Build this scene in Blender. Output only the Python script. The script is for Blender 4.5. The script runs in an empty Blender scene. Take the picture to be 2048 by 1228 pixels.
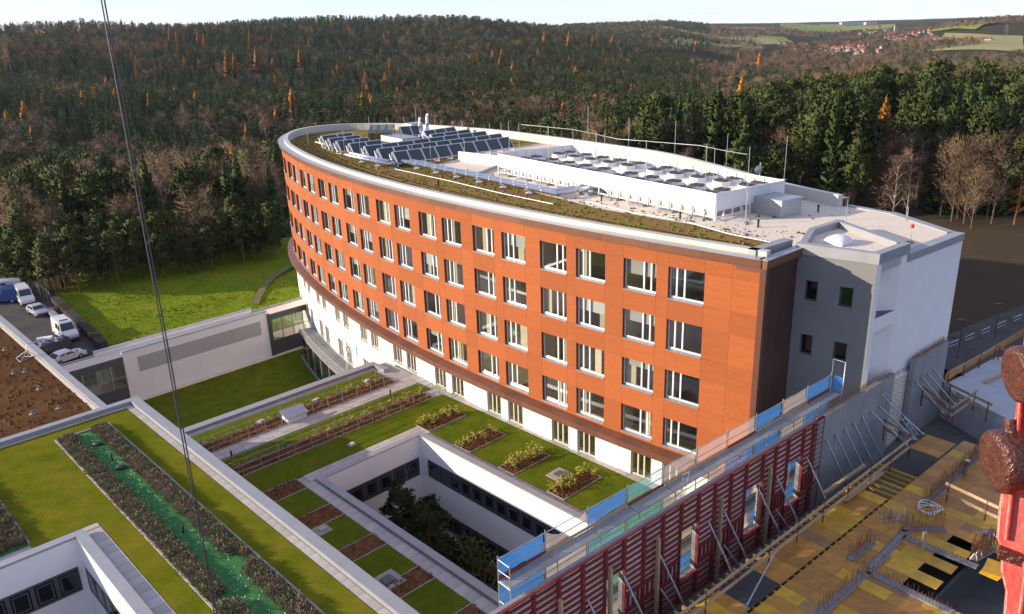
import bpy, bmesh, math, random
from mathutils import Vector, Matrix, noise as mnoise
random.seed(7)
D2R = math.radians
sc = bpy.context.scene
COL = sc.collection

# ---------------------------------------------------------------- camera
CAM_Z, FPX, PITCH, ROLL = 31.0, 1600.0, D2R(19.1), D2R(1.8)
_c, _s = math.cos(ROLL), math.sin(ROLL)
FW = Vector((0, math.cos(PITCH), -math.sin(PITCH)))
UP0 = Vector((0, math.sin(PITCH), math.cos(PITCH)))
RT0 = Vector((1, 0, 0))
IUP = UP0 * _c + RT0 * _s
IRT = RT0 * _c - UP0 * _s
cam = bpy.data.cameras.new('camera')
cam.sensor_width = 36.0
cam.lens = 36.0 * FPX / 2048.0
cam.clip_start, cam.clip_end = 0.1, 40000.0
cam_o = bpy.data.objects.new('camera', cam)
COL.objects.link(cam_o)
m = Matrix.Identity(4)
for i in range(3):
    m[i][0], m[i][1], m[i][2] = IRT[i], IUP[i], -FW[i]
m[2][3] = CAM_Z
cam_o.matrix_world = m
sc.camera = cam_o

def at(px, py, z):
    """survey point: where the sight line of photo pixel (px,py) meets height z"""
    d = FW * FPX + IRT * (px - 1024) - IUP * (py - 614)
    t = (z - CAM_Z) / d.z
    return Vector((d.x * t, d.y * t, z))

# ---------------------------------------------------------------- sky, sun, exposure
SUN_EL, SUN_AZ = D2R(15.0), D2R(180.5)          # SUN_AZ: direction towards the sun, counter-clockwise from +X
w = bpy.data.worlds.new('World'); sc.world = w; w.use_nodes = True
nt = w.node_tree; bg = nt.nodes['Background']
sky = nt.nodes.new('ShaderNodeTexSky'); sky.sky_type = 'NISHITA'; sky.sun_disc = False
sky.sun_elevation = SUN_EL; sky.sun_rotation = D2R(90) - SUN_AZ
sky.altitude = 300; sky.air_density = 0.65; sky.dust_density = 0.0; sky.ozone_density = 1.2
tint = nt.nodes.new('ShaderNodeMix'); tint.data_type = 'RGBA'; tint.blend_type = 'MULTIPLY'; tint.inputs['Factor'].default_value = 1.0
tint.inputs['B'].default_value = (1.0, 1.0, 1.05, 1)      # white balance of the whole sky
nt.links.new(sky.outputs[0], tint.inputs['A']); nt.links.new(tint.outputs['Result'], bg.inputs[0]); bg.inputs[1].default_value = 0.055
veil = nt.nodes.new('ShaderNodeBackground'); veil.inputs[0].default_value = (0.66, 0.70, 1.0, 1); veil.inputs[1].default_value = 0.27   # even thin high haze over the whole sky
add = nt.nodes.new('ShaderNodeAddShader'); nt.links.new(bg.outputs[0], add.inputs[0]); nt.links.new(veil.outputs[0], add.inputs[1]); nt.links.new(add.outputs[0], nt.nodes['World Output'].inputs[0])
sun = bpy.data.lights.new('sun', 'SUN'); sun.energy = 3.8; sun.angle = D2R(0.5); sun.color = (1.0, 0.86, 0.67)
sun_o = bpy.data.objects.new('sun', sun); COL.objects.link(sun_o)
sd = Vector((math.cos(SUN_AZ) * math.cos(SUN_EL), math.sin(SUN_AZ) * math.cos(SUN_EL), math.sin(SUN_EL)))
sun_o.rotation_euler = (-sd).to_track_quat('-Z', 'Y').to_euler(); sun_o.location = (-60, 0, 80)
vs = sc.view_settings; vs.view_transform = 'Standard'; vs.look = 'None'; vs.exposure = 1.08; vs.gamma = 1.0
vs.use_curve_mapping = False
sc.render.engine = 'CYCLES'
sc.cycles.max_bounces = 6; sc.cycles.diffuse_bounces = 4; sc.cycles.glossy_bounces = 3
sc.cycles.transmission_bounces = 4; sc.cycles.transparent_max_bounces = 12; sc.cycles.volume_bounces = 0
sc.cycles.use_denoising = True; sc.cycles.caustics_reflective = False; sc.cycles.caustics_refractive = False

# ---------------------------------------------------------------- helpers
def tag(o, label=None, cat=None, group=None, kind=None):
    if label: o['label'] = label
    if cat: o['category'] = cat
    if group: o['group'] = group
    if kind: o['kind'] = kind
    return o

def empty(name, loc=(0, 0, 0), label=None, cat=None, group=None, rz=0.0):
    o = bpy.data.objects.new(name, None); COL.objects.link(o)
    o.location = loc; o.rotation_euler = (0, 0, rz); o.empty_display_size = 0.2
    return tag(o, label, cat, group)

def inst(name, me, parent=None, loc=(0, 0, 0), rz=0.0, scale=None, rot=None):
    o = bpy.data.objects.new(name, me); COL.objects.link(o)
    if parent: o.parent = parent
    o.location = loc; o.rotation_euler = rot if rot else (0, 0, rz)
    if scale: o.scale = scale if hasattr(scale, '__len__') else (scale,) * 3
    return o

def copy_tree(o, parent=None):
    c = o.copy(); COL.objects.link(c); c.parent = parent
    for ch in o.children: copy_tree(ch, c)
    return c

class MB:
    def __init__(self): self.v = []; self.f = []; self.mi = []; self.cur = 0; self.smooth = []; self.nv = None
    def add(self, vs, fs, smooth=False):
        b = len(self.v); self.v += [tuple(q) for q in vs]
        for f in fs: self.f.append([b + i for i in f]); self.mi.append(self.cur); self.smooth.append(smooth)
        return self
    def quad(self, a, b, c, d): return self.add([a, b, c, d], [(0, 1, 2, 3)])
    def poly(self, pts): return self.add(pts, [tuple(range(len(pts)))])
    def prism(self, poly, z0, z1, cap=True, bottom=True):
        n = len(poly)
        area = sum(poly[i][0] * poly[(i + 1) % n][1] - poly[(i + 1) % n][0] * poly[i][1] for i in range(n))
        if area < 0: poly = poly[::-1]
        vs = [(p[0], p[1], z0) for p in poly] + [(p[0], p[1], z1) for p in poly]
        fs = [(i, (i + 1) % n, n + (i + 1) % n, n + i) for i in range(n)]
        if cap: fs.append(tuple(range(n, 2 * n)))
        if bottom: fs.append(tuple(range(n - 1, -1, -1)))
        return self.add(vs, fs)
    def box(self, x0, x1, y0, y1, z0, z1):
        return self.prism([(x0, y0), (x1, y0), (x1, y1), (x0, y1)], z0, z1)
    def bar(self, p, q, o0, o1, z0, z1):
        """box along plan line p-q, from offset o0 to o1 (left of p->q positive)"""
        p = Vector(p[:2]); q = Vector(q[:2]); d = (q - p).normalized(); n = Vector((-d.y, d.x))
        return self.prism([p + n * o0, q + n * o0, q + n * o1, p + n * o1], z0, z1)
    def tube(self, pts, r, n=6, r1=None, caps=True):
        pts = [Vector(p) for p in pts]; k = len(pts); rings = []
        for i, p in enumerate(pts):
            t = (pts[min(i + 1, k - 1)] - pts[max(i - 1, 0)]).normalized()
            a = t.cross(Vector((0, 0, 1)) if abs(t.z) < 0.9 else Vector((1, 0, 0))).normalized(); b = t.cross(a)
            rr = r if r1 is None else r + (r1 - r) * i / max(1, k - 1)
            rings.append([p + (a * math.cos(2 * math.pi * j / n) + b * math.sin(2 * math.pi * j / n)) * rr for j in range(n)])
        vs = [q for g in rings for q in g]; fs = []
        for i in range(k - 1):
            for j in range(n): fs.append((i * n + j, (i + 1) * n + j, (i + 1) * n + (j + 1) % n, i * n + (j + 1) % n))
        self.add(vs, fs, n > 4)
        if caps: self.add(rings[0], [tuple(range(n))]); self.add(rings[-1], [tuple(range(n - 1, -1, -1))])
        return self
    def beam(self, p, q, w, h):
        """rectangular bar in space, w across, h up"""
        p = Vector(p); q = Vector(q); t = (q - p).normalized()
        a = t.cross(Vector((0, 0, 1)) if abs(t.z) < 0.95 else Vector((0, 1, 0))).normalized() * (w / 2); b = a.cross(t).normalized() * (h / 2)
        vs = [e + s1 * a + s2 * b for e in (p, q) for s1, s2 in ((-1, -1), (1, -1), (1, 1), (-1, 1))]
        return self.add(vs, [(0, 1, 5, 4), (1, 2, 6, 5), (2, 3, 7, 6), (3, 0, 4, 7), (3, 2, 1, 0), (4, 5, 6, 7)])
    def lathe(self, prof, c=(0, 0), n=16, z=0.0):
        k = len(prof); vs = [(c[0] + r * math.cos(2 * math.pi * j / n), c[1] + r * math.sin(2 * math.pi * j / n), z + h) for r, h in prof for j in range(n)]
        fs = [(i * n + j, i * n + (j + 1) % n, (i + 1) * n + (j + 1) % n, (i + 1) * n + j) for i in range(k - 1) for j in range(n)]
        self.add(vs, fs, True)
        self.add(vs[-n:], [tuple(range(n))]); return self
    def mesh(self, name, mats, org=(0, 0, 0)):
        me = bpy.data.meshes.new(name)
        ox, oy, oz = org
        me.from_pydata([(x - ox, y - oy, z - oz) for x, y, z in self.v], [], self.f)
        if not isinstance(mats, (list, tuple)): mats = [mats]
        for mm in mats: me.materials.append(mm)
        if len(mats) > 1: me.polygons.foreach_set('material_index', self.mi)
        if any(self.smooth): me.polygons.foreach_set('use_smooth', self.smooth)
        me.update()
        if self.nv: me.polygons.foreach_set('use_smooth', [True] * len(me.polygons)); me.normals_split_custom_set_from_vertices(self.nv)
        return me
    def crown_normals(self, up=0.45, centres=None, jit=0.25):
        """foliage shades as a rounded mass: every leaf turned and lit outward from the stem (or its clump)"""
        self.nv = [None] * len(self.v)
        for k, f in enumerate(self.f):
            a, b, c = [Vector(self.v[i]) for i in f[:3]]; m_ = (a + b + c) / 3; o = Vector((m_.x, m_.y, 0))
            o = o.normalized() if o.length > .05 else Vector((0, 0, 1))
            o = o + Vector((0, 0, up))
            if centres: o = o * .6 + (m_ - centres[k]).normalized()
            o = (o + Vector((random.gauss(0, jit), random.gauss(0, jit), random.gauss(0, jit)))).normalized()
            if (b - a).cross(c - a).dot(o) < 0: self.f[k] = f[::-1]
            for i in f: self.nv[i] = o
    def build(self, name, mats, parent=None, kind=None):
        org = Vector((0, 0, 0))
        if parent is not None:
            q = parent
            while q: org += q.location; q = q.parent
        o = bpy.data.objects.new(name, self.mesh(name, mats, org)); COL.objects.link(o)
        if parent: o.parent = parent
        if kind: o['kind'] = kind
        return o

# ---------------------------------------------------------------- materials
def mat(name, col, rough=0.8, metal=0.0, var=None, scale=1.0, amt=0.5, bump=0.0, bscale=None, detail=4.0, rnd=0.0, spec=0.5, coord='Object', stretch=None, nrough=0.65):
    """base colour mottled towards `var` by noise, optional bump and per-object random brightness"""
    mt = bpy.data.materials.new(name); mt.use_nodes = True
    nt = mt.node_tree; p = nt.nodes['Principled BSDF']; L = nt.links.new
    p.inputs['Base Color'].default_value = (*col, 1); p.inputs['Roughness'].default_value = rough
    p.inputs['Metallic'].default_value = metal; p.inputs['Specular IOR Level'].default_value = 0.0 if rough >= 0.9 else spec
    if var is None and bump == 0 and rnd == 0: return mt
    tc = nt.nodes.new('ShaderNodeTexCoord'); src = tc.outputs[coord]
    if coord == 'World':
        pass
    if stretch:
        mp = nt.nodes.new('ShaderNodeMapping'); mp.inputs['Scale'].default_value = stretch
        L(src, mp.inputs[0]); src = mp.outputs[0]
    out = None
    if var is not None:
        n1 = nt.nodes.new('ShaderNodeTexNoise'); n1.inputs['Scale'].default_value = scale; n1.inputs['Detail'].default_value = detail
        n1.inputs['Roughness'].default_value = nrough; L(src, n1.inputs['Vector'])
        mr = nt.nodes.new('ShaderNodeMapRange'); mr.inputs[1].default_value = 0.5 - 0.28 * (1.2 - amt); mr.inputs[2].default_value = 0.5 + 0.28 * (1.2 - amt)
        L(n1.outputs['Fac'], mr.inputs[0])
        mx = nt.nodes.new('ShaderNodeMix'); mx.data_type = 'RGBA'; mx.inputs['A'].default_value = (*col, 1); mx.inputs['B'].default_value = (*var, 1)
        L(mr.outputs[0], mx.inputs['Factor']); out = mx.outputs['Result']
    if rnd:
        oi = nt.nodes.new('ShaderNodeObjectInfo'); mr2 = nt.nodes.new('ShaderNodeMapRange')
        mr2.inputs[3].default_value = 1 - rnd; mr2.inputs[4].default_value = 1 + rnd; L(oi.outputs['Random'], mr2.inputs[0])
        hs = nt.nodes.new('ShaderNodeHueSaturation'); L(mr2.outputs[0], hs.inputs['Value'])
        if out: L(out, hs.inputs['Color'])
        else: hs.inputs['Color'].default_value = (*col, 1)
        out = hs.outputs[0]
    if out: L(out, p.inputs['Base Color'])
    if bump:
        n2 = nt.nodes.new('ShaderNodeTexNoise'); n2.inputs['Scale'].default_value = bscale or scale * 6; n2.inputs['Detail'].default_value = 3
        L(src, n2.inputs['Vector']); bp = nt.nodes.new('ShaderNodeBump'); bp.inputs['Strength'].default_value = bump; bp.inputs['Distance'].default_value = 0.05
        L(n2.outputs['Fac'], bp.inputs['Height']); L(bp.outputs[0], p.inputs['Normal'])
    return mt

def glass(name, tint=(0.6, 0.65, 0.62), refl=0.5):
    mt = bpy.data.materials.new(name); mt.use_nodes = True; nt = mt.node_tree
    nt.nodes.remove(nt.nodes['Principled BSDF']); out = nt.nodes['Material Output']
    tr = nt.nodes.new('ShaderNodeBsdfTransparent'); tr.inputs[0].default_value = (*tint, 1)
    gl = nt.nodes.new('ShaderNodeBsdfGlossy'); gl.inputs['Roughness'].default_value = 0.03; gl.inputs[0].default_value = (0.9, 0.95, 0.95, 1)
    fr = nt.nodes.new('ShaderNodeLayerWeight'); fr.inputs[0].default_value = 0.5
    pw = nt.nodes.new('ShaderNodeMath'); pw.operation = 'POWER'; pw.inputs[1].default_value = 3.0; nt.links.new(fr.outputs['Facing'], pw.inputs[0])
    mr = nt.nodes.new('ShaderNodeMath'); mr.operation = 'MULTIPLY_ADD'; mr.inputs[1].default_value = 0.7; mr.inputs[2].default_value = 0.04 + refl * 0.06
    mx = nt.nodes.new('ShaderNodeMixShader')
    nt.links.new(pw.outputs[0], mr.inputs[0]); nt.links.new(mr.outputs[0], mx.inputs[0])
    nt.links.new(tr.outputs[0], mx.inputs[1]); nt.links.new(gl.outputs[0], mx.inputs[2]); nt.links.new(mx.outputs[0], out.inputs[0])
    return mt

M = {}
M['white_render'] = mat('white_render', (0.84, 0.82, 0.80), 0.9, var=(0.79, 0.77, 0.75), scale=0.6, bump=0.1, bscale=30)
M['grey_render'] = mat('grey_render', (0.235, 0.235, 0.23), 0.9, var=(0.215, 0.215, 0.21), scale=0.8, bump=0.15, bscale=25)
M['silver'] = mat('silver', (0.46, 0.47, 0.49), 0.45, 0.7, var=(0.40, 0.41, 0.43), scale=1.2, rnd=0.05)
M['coping'] = mat('coping', (0.36, 0.36, 0.37), 0.55, 0.25, var=(0.31, 0.31, 0.32), scale=0.9, rnd=0.05)
M['cream_metal'] = mat('cream_metal', (0.56, 0.53, 0.47), 0.5, 0.2, rnd=0.04)
M['brown_metal'] = mat('brown_metal', (0.20, 0.085, 0.05), 0.45, 0.3, var=(0.17, 0.072, 0.045), scale=1.5, rnd=0.12)
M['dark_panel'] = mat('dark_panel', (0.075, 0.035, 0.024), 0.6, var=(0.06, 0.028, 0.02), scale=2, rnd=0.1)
M['white_frame'] = mat('white_frame', (0.80, 0.80, 0.79), 0.4, 0.1)
M['cream_frame'] = mat('cream_frame', (0.66, 0.60, 0.48), 0.5)
M['grey_frame'] = mat('grey_frame', (0.085, 0.09, 0.10), 0.5, 0.2)
M['dark_metal'] = mat('dark_metal', (0.10, 0.105, 0.11), 0.5, 0.3)
M['galv'] = mat('galv', (0.50, 0.51, 0.52), 0.45, 0.7, var=(0.40, 0.41, 0.43), scale=4)
M['black'] = mat('black', (0.02, 0.02, 0.022), 0.5)
M['room'] = mat('room', (0.86, 0.80, 0.70), 0.9, rnd=0.35)
M['room_floor'] = mat('room_floor', (0.66, 0.57, 0.45), 0.7)
M['curtain'] = mat('curtain', (0.70, 0.62, 0.46), 0.9, rnd=0.25)
M['glass'] = glass('window_glass', (0.95, 0.96, 0.94), 1.2)
M['dark_glass'] = glass('dark_glass', (0.28, 0.32, 0.32), 0.6)
M['gravel'] = mat('gravel', (0.85, 0.74, 0.60), 0.95, var=(0.60, 0.50, 0.40), scale=5, amt=0.4, bump=0.35, bscale=6, detail=6)
M['paver'] = mat('paver', (0.52, 0.47, 0.42), 0.9, var=(0.44, 0.40, 0.36), scale=1.5, rnd=0.10, bump=0.1, bscale=20)
M['lawn'] = mat('lawn', (0.085, 0.125, 0.012), 0.95, var=(0.125, 0.135, 0.02), scale=0.35, amt=0.6, bump=0.8, bscale=9, detail=8)
M['sedum'] = mat('sedum', (0.25, 0.135, 0.062), 0.95, var=(0.22, 0.19, 0.045), scale=0.35, amt=0.75, bump=0.6, bscale=6, detail=9)
M['asphalt'] = mat('asphalt', (0.075, 0.072, 0.07), 0.9, var=(0.11, 0.10, 0.09), scale=0.4, bump=0.3, bscale=12)
M['soil'] = mat('soil', (0.085, 0.045, 0.028), 0.95, var=(0.14, 0.075, 0.04), scale=3, bump=0.8, bscale=10)
M['bark'] = mat('bark', (0.20, 0.15, 0.11), 0.95, var=(0.09, 0.07, 0.055), scale=3)
M['birch_bark'] = mat('birch_bark', (0.52, 0.47, 0.42), 0.9, var=(0.20, 0.17, 0.15), scale=3)
M['pine_bark'] = mat('pine_bark', (0.20, 0.11, 0.06), 0.95, var=(0.12, 0.08, 0.055), scale=2)
M['concrete'] = mat('concrete', (0.33, 0.33, 0.325), 0.9, var=(0.26, 0.26, 0.26), scale=0.8, bump=0.15, bscale=12, rnd=0.04)
M['timber'] = mat('timber', (0.48, 0.34, 0.20), 0.85, var=(0.38, 0.26, 0.15), scale=2, rnd=0.15, stretch=(1, 1, 6))

def leafmat(name, col, var, rough=0.8, rnd=0.22, trans=0.25):
    mt = mat(name, col, rough, var=var, scale=0.5, amt=0.5, rnd=rnd, spec=0.2)
    return mt
M['spruce'] = leafmat('spruce_needles', (0.034, 0.060, 0.014), (0.062, 0.094, 0.024))
M['pine'] = leafmat('pine_needles', (0.042, 0.060, 0.015), (0.072, 0.092, 0.023))
M['larch'] = leafmat('larch_needles', (0.56, 0.25, 0.025), (0.36, 0.155, 0.03), rnd=0.4)
M['twig'] = leafmat('bare_twigs', (0.24, 0.150, 0.085), (0.17, 0.118, 0.072), rnd=0.28)
M['birch_twig'] = leafmat('birch_twigs', (0.30, 0.17, 0.11), (0.22, 0.13, 0.09))
# ================================================================ terrain
AZS = [-180, -45, -28, -16, -4, 10, 16, 22, 31, 45, 180]
DS = [0, 130, 200, 300, 450, 650, 900, 1300, 1800, 2600, 4000, 7000, 14000]
_l = [-9.5, -9.5, -14, -24, -32, -24, -2, 34, 30, 25, 20, 20, 20]
HT = [_l, _l, _l,
      [-9.5, -9.5, -13, -24, -34, -31, -14, 16, 44, 34, 25, 20, 20],
      [-9.5, -9.5, -12, -22, -32, -35, -27, -3, 44, 36, 25, 20, 20],
      [-9.5, -9.5, -10, -18, -28, -34, -35, -30, -12, 8, 40, 42, 30],
      [-9.5, -9.5, -9, -16, -26, -33, -37, -40, -40, -28, 2, 26, 10],
      [-9.5, -9.5, -8, -11, -19, -27, -35, -43, -48, -46, -30, 6, 2],
      [-9.5, -9.5, -7, -8, -13, -22, -32, -40, -30, 2, 12, 8, 0],
      [-9.5, -9.5, -7, -8, -13, -22, -32, -38, -28, 5, 12, 8, 0], _l]
def _sm(t): return t * t * (3 - 2 * t)
def hgt(x, y):
    d = math.hypot(x, y); a = math.degrees(math.atan2(x, y))
    i = max(k for k in range(len(AZS) - 1) if AZS[k] <= a); u = (a - AZS[i]) / (AZS[i + 1] - AZS[i]); u = _sm(min(1, max(0, u)))
    d = min(d, 13999); j = max(k for k in range(len(DS) - 1) if DS[k] <= d); v = (d - DS[j]) / (DS[j + 1] - DS[j])
    f = lambda r: r[j] * (1 - v) + r[j + 1] * v
    h = f(HT[i]) * (1 - u) + f(HT[i + 1]) * u
    if d > 200: h += (mnoise.noise((x * 0.004, y * 0.004, 3.1)) * 7 + mnoise.noise((x * 0.0013, y * 0.0013, 8.0)) * 8) * min(1, (d - 200) / 500)
    if 260 < d < 2200:      # rolling ridges one behind another
        wv = d + 90 * mnoise.noise((x * .0022, y * .0022, 4.4)) + a * 6.0
        h += 10.0 * math.sin(wv / 62.0) * min(1, (d - 260) / 200) * min(1, (2200 - d) / 500) * (1 if a < 8 else .6)
    return h
def hit(px, py, lift=0.0, dmin=140.0, dmax=13000.0):
    d = FW * FPX + IRT * (px - 1024) - IUP * (py - 614); hl = math.hypot(d.x, d.y); t = dmin
    while t < dmax:
        if CAM_Z + d.z / hl * t < hgt(d.x / hl * t, d.y / hl * t) + lift: break
        t *= 1.006
    return Vector((d.x / hl * t, d.y / hl * t, hgt(d.x / hl * t, d.y / hl * t)))
def pix(p):
    v = Vector(p) - Vector((0, 0, CAM_Z)); z = v.dot(FW)
    if z <= 0: return (-9999, -9999)
    return (1024 + FPX * v.dot(IRT) / z, 614 - FPX * v.dot(IUP) / z)

g = MB(); azs = []
a = -180.0
while a < 180: azs.append(a); a += 0.9 if -45 <= a < 45 else 5.0
rings = [0.5, 30, 60, 90, 120, 130, 145, 160, 180, 200, 225, 250, 280, 310, 350, 390, 440, 500, 560, 640, 720, 800, 900, 1000, 1120, 1250, 1400, 1600, 1800, 2000, 2300, 2600, 3000, 3500, 4000, 4700, 5500, 6500, 8000, 10000, 13900]
n = len(azs)
vv = []
for r in rings:
    for a in azs:
        x, y = r * math.sin(D2R(a)), r * math.cos(D2R(a)); vv.append((x, y, hgt(x, y)))
ff = [(i * n + j, (i + 1) * n + j, (i + 1) * n + (j + 1) % n, i * n + (j + 1) % n) for i in range(len(rings) - 1) for j in range(n)]
ff = [f[::-1] for f in ff]
g.add(vv, ff, True)
M['forest_floor'] = mat('forest_floor', (0.070, 0.060, 0.032), 0.95, var=(0.05, 0.05, 0.024), scale=0.01, bump=0.5, bscale=0.3)
ground = g.build('ground', M['forest_floor']); tag(ground, 'brown leaf covered ground under the woods', None, None, 'structure')

def drape(name, pts, m, lift, nu=24, nv=10, label=None):
    """field laid over the terrain: pts = four plan corners"""
    b = MB(); vs = []
    for j in range(nv + 1):
        for i in range(nu + 1):
            p = pts[0].lerp(pts[1], i / nu).lerp(pts[3].lerp(pts[2], i / nu), j / nv); vs.append((p.x, p.y, hgt(p.x, p.y) + lift))
    b.add(vs, [(j * (nu + 1) + i, j * (nu + 1) + i + 1, (j + 1) * (nu + 1) + i + 1, (j + 1) * (nu + 1) + i) for j in range(nv) for i in range(nu)], True)
    o = b.build(name, m); tag(o, label, None, None, 'structure'); return o
M['field_green'] = mat('field_green', (0.21, 0.25, 0.07), 0.95, var=(0.27, 0.28, 0.09), scale=0.004)
M['field_brown'] = mat('field_brown', (0.26, 0.17, 0.12), 0.95, var=(0.21, 0.14, 0.10), scale=0.004)
M['field_tan'] = mat('field_tan', (0.34, 0.31, 0.14), 0.95, var=(0.28, 0.27, 0.12), scale=0.004)
H_ = lambda *q: [hit(x, y) for x, y in q]
drape('field', H_((1340, 92), (1560, 88), (1520, 70), (1270, 52)), M['field_tan'], 3, label='pale stubble field sloping above the valley wood')
drape('field', H_((1420, 64), (1640, 76), (1600, 60), (1400, 54)), M['field_brown'], 3, label='ploughed brown field beyond the stubble')
drape('field', H_((1560, 62), (1700, 64), (1680, 50), (1560, 48)), M['field_green'], 4, label='far green field below the horizon')
drape('field', H_((1640, 58), (1780, 62), (1790, 50), (1640, 49)), M['field_green'], 5, label='far green meadow beside the valley village')
drape('field', H_((1860, 66), (1950, 62), (2010, 44), (1900, 48)), M['field_green'], 4, label='sloping green meadow on the right hand hill')
drape('field', H_((1880, 56), (1990, 50), (2000, 44), (1900, 46)), M['field_tan'], 6, label='pale strip of field under the hilltop')
drape('field', H_((1850, 106), (2046, 108), (2046, 74), (1890, 68)), M['field_tan'], 2.5, label='wide pale field right of the valley village')
drape('field', H_((1400, 104), (1590, 92), (1560, 72), (1420, 82)), M['field_green'], 2.0, label='green field in front of the valley village')
drape('field', H_((1290, 62), (1420, 66), (1420, 56), (1280, 53)), M['field_green'], 5, label='long green field under the far ridge')

# lawn behind the link corridor, earth bank on the right, car park, path
def sheet(name, poly, z, m, label, wob=0.12, step=2.5, kind='structure', thick=0.0):
    """gently uneven ground sheet over a plan polygon"""
    bm = bmesh.new(); vs = [bm.verts.new((p[0], p[1], z)) for p in poly]; bm.faces.new(vs)
    xs = [p[0] for p in poly]; ys = [p[1] for p in poly]
    for k in range(int((max(xs) - min(xs)) / step)):
        bmesh.ops.bisect_plane(bm, geom=bm.verts[:] + bm.edges[:] + bm.faces[:], plane_co=(min(xs) + (k + 1) * step, 0, 0), plane_no=(1, 0, 0))
    for k in range(int((max(ys) - min(ys)) / step)):
        bmesh.ops.bisect_plane(bm, geom=bm.verts[:] + bm.edges[:] + bm.faces[:], plane_co=(0, min(ys) + (k + 1) * step, 0), plane_no=(0, 1, 0))
    for v in bm.verts: v.co.z += wob * mnoise.noise((v.co.x * 0.12, v.co.y * 0.12, z))
    bm.normal_update()
    for f in bm.faces:
        if f.normal.z < 0: f.normal_flip()
        f.smooth = True
    me = bpy.data.meshes.new(name); bm.to_mesh(me); bm.free(); me.materials.append(m)
    o = bpy.data.objects.new(name, me); COL.objects.link(o); tag(o, label, None, None, kind); return o
GZ = -7.0
P2 = lambda px, py, z: tuple(at(px, py, z)[:2])
M['meadow'] = mat('meadow', (0.125, 0.205, 0.010), 0.95, var=(0.20, 0.225, 0.022), scale=0.18, amt=0.7, bump=0.8, bscale=3.5, detail=10, nrough=.78)
M['grass_path'] = mat('grass_path', (0.20, 0.16, 0.11), 0.95, var=(0.13, 0.13, 0.06), scale=0.6)
lawn_poly = [P2(222, 700, GZ), P2(100, 598, GZ), (-74, 126), (-78, 150), (-30, 160), (10, 160), (10, 128), (-29, 128), (-32, 121), (-30.5, 109), (-30, 104), (-33.9, 99.4), (-46.4, 86.7)]
sheet('lawn', lawn_poly, GZ, M['meadow'], 'sloping green meadow between link corridor and wood', 0.5)
lot = [P2(222, 700, GZ), P2(100, 598, GZ), (-74, 126), (-100, 140), (-120, 110), (-70, 70), (-53, 78.5), (-47, 86)]
sheet('car_park', lot, GZ - 0.02, M['asphalt'], 'dark asphalt yard with parked vehicles', 0.02)
earth = [(26, 62), (45, 175), (140, 175), (150, 60), (60, 45), (36, 46)]
M['earth'] = mat('earth', (0.095, 0.062, 0.042), 0.95, var=(0.065, 0.055, 0.032), scale=0.15, bump=0.8, bscale=2.0, detail=8)
sheet('earth_bank', earth, -6.6, M['earth'], 'bare brown earth bank beside the new building', 0.4)
b = MB(); rg = random.Random(8)      # rough meadow grass
xs_ = [p[0] for p in lawn_poly]; ys_ = [p[1] for p in lawn_poly]
def inside(x, y, poly):
    c = False
    for (x0, y0), (x1, y1) in zip(poly, poly[1:] + poly[:1]):
        if (y0 > y) != (y1 > y) and x < (x1 - x0) * (y - y0) / (y1 - y0) + x0: c = not c
    return c
for i in range(30000):
    x, y = rg.uniform(-78, -28), rg.uniform(84, 150)
    if not inside(x, y, lawn_poly): continue
    b.cur = 0 if mnoise.noise((x * .15, y * .15, 1)) + rg.uniform(-.3, .3) < .1 else 1
    c = Vector((x, y, GZ + .5 * mnoise.noise((x * 0.12, y * 0.12, GZ)) - .03)); hh = rg.uniform(.05, .15)
    a_ = rg.uniform(0, 6.28); s_ = Vector((math.cos(a_), math.sin(a_), 0)) * rg.uniform(.12, .3); b.add([c - s_, c + s_, c + Vector((rg.uniform(-.15, .15), rg.uniform(-.15, .15), hh))], [(0, 1, 2)])
o = b.build('meadow_grass', [M['meadow'], mat('dry_grass', (0.24, 0.24, 0.035), .95, var=(0.18, 0.22, 0.02), scale=.3)]); tag(o, 'rough grass tufts of the meadow', 'grass', None, 'stuff')
# narrow path curving round the end of the ward block
pc = [at(512, 612, GZ), at(517, 596, GZ), at(530, 573, GZ), at(552, 553, GZ), at(585, 534, GZ), at(600, 528, GZ)]
b = MB()
for i in range(len(pc) - 1):
    d0 = (pc[min(i + 1, 5)] - pc[max(i - 1, 0)]).normalized(); d1 = (pc[min(i + 2, 5)] - pc[i]).normalized()
    n0 = Vector((-d0.y, d0.x, 0)) * 0.55; n1 = Vector((-d1.y, d1.x, 0)) * 0.55; up = Vector((0, 0, 0.32))
    b.quad(pc[i] + n0 + up, pc[i] - n0 + up, pc[i + 1] - n1 + up, pc[i + 1] + n1 + up)
o = b.build('path', M['grass_path']); tag(o, 'narrow gravel path curving across the meadow', None, None, 'structure')
# service road on the right
b = MB(); rd = [at(1880, 735, -6.2), at(1960, 690, -6.2), at(2048, 650, -6.2), at(2200, 590, -6.2)]
for i in range(3):
    d0 = (rd[i + 1] - rd[i]).normalized(); n0 = Vector((-d0.y, d0.x, 0)) * 4
    b.quad(rd[i] + n0, rd[i] - n0, rd[i + 1] - n0, rd[i + 1] + n0)
o = b.build('road', M['asphalt']); tag(o, 'grey service road behind the new building', None, None, 'structure')

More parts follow.
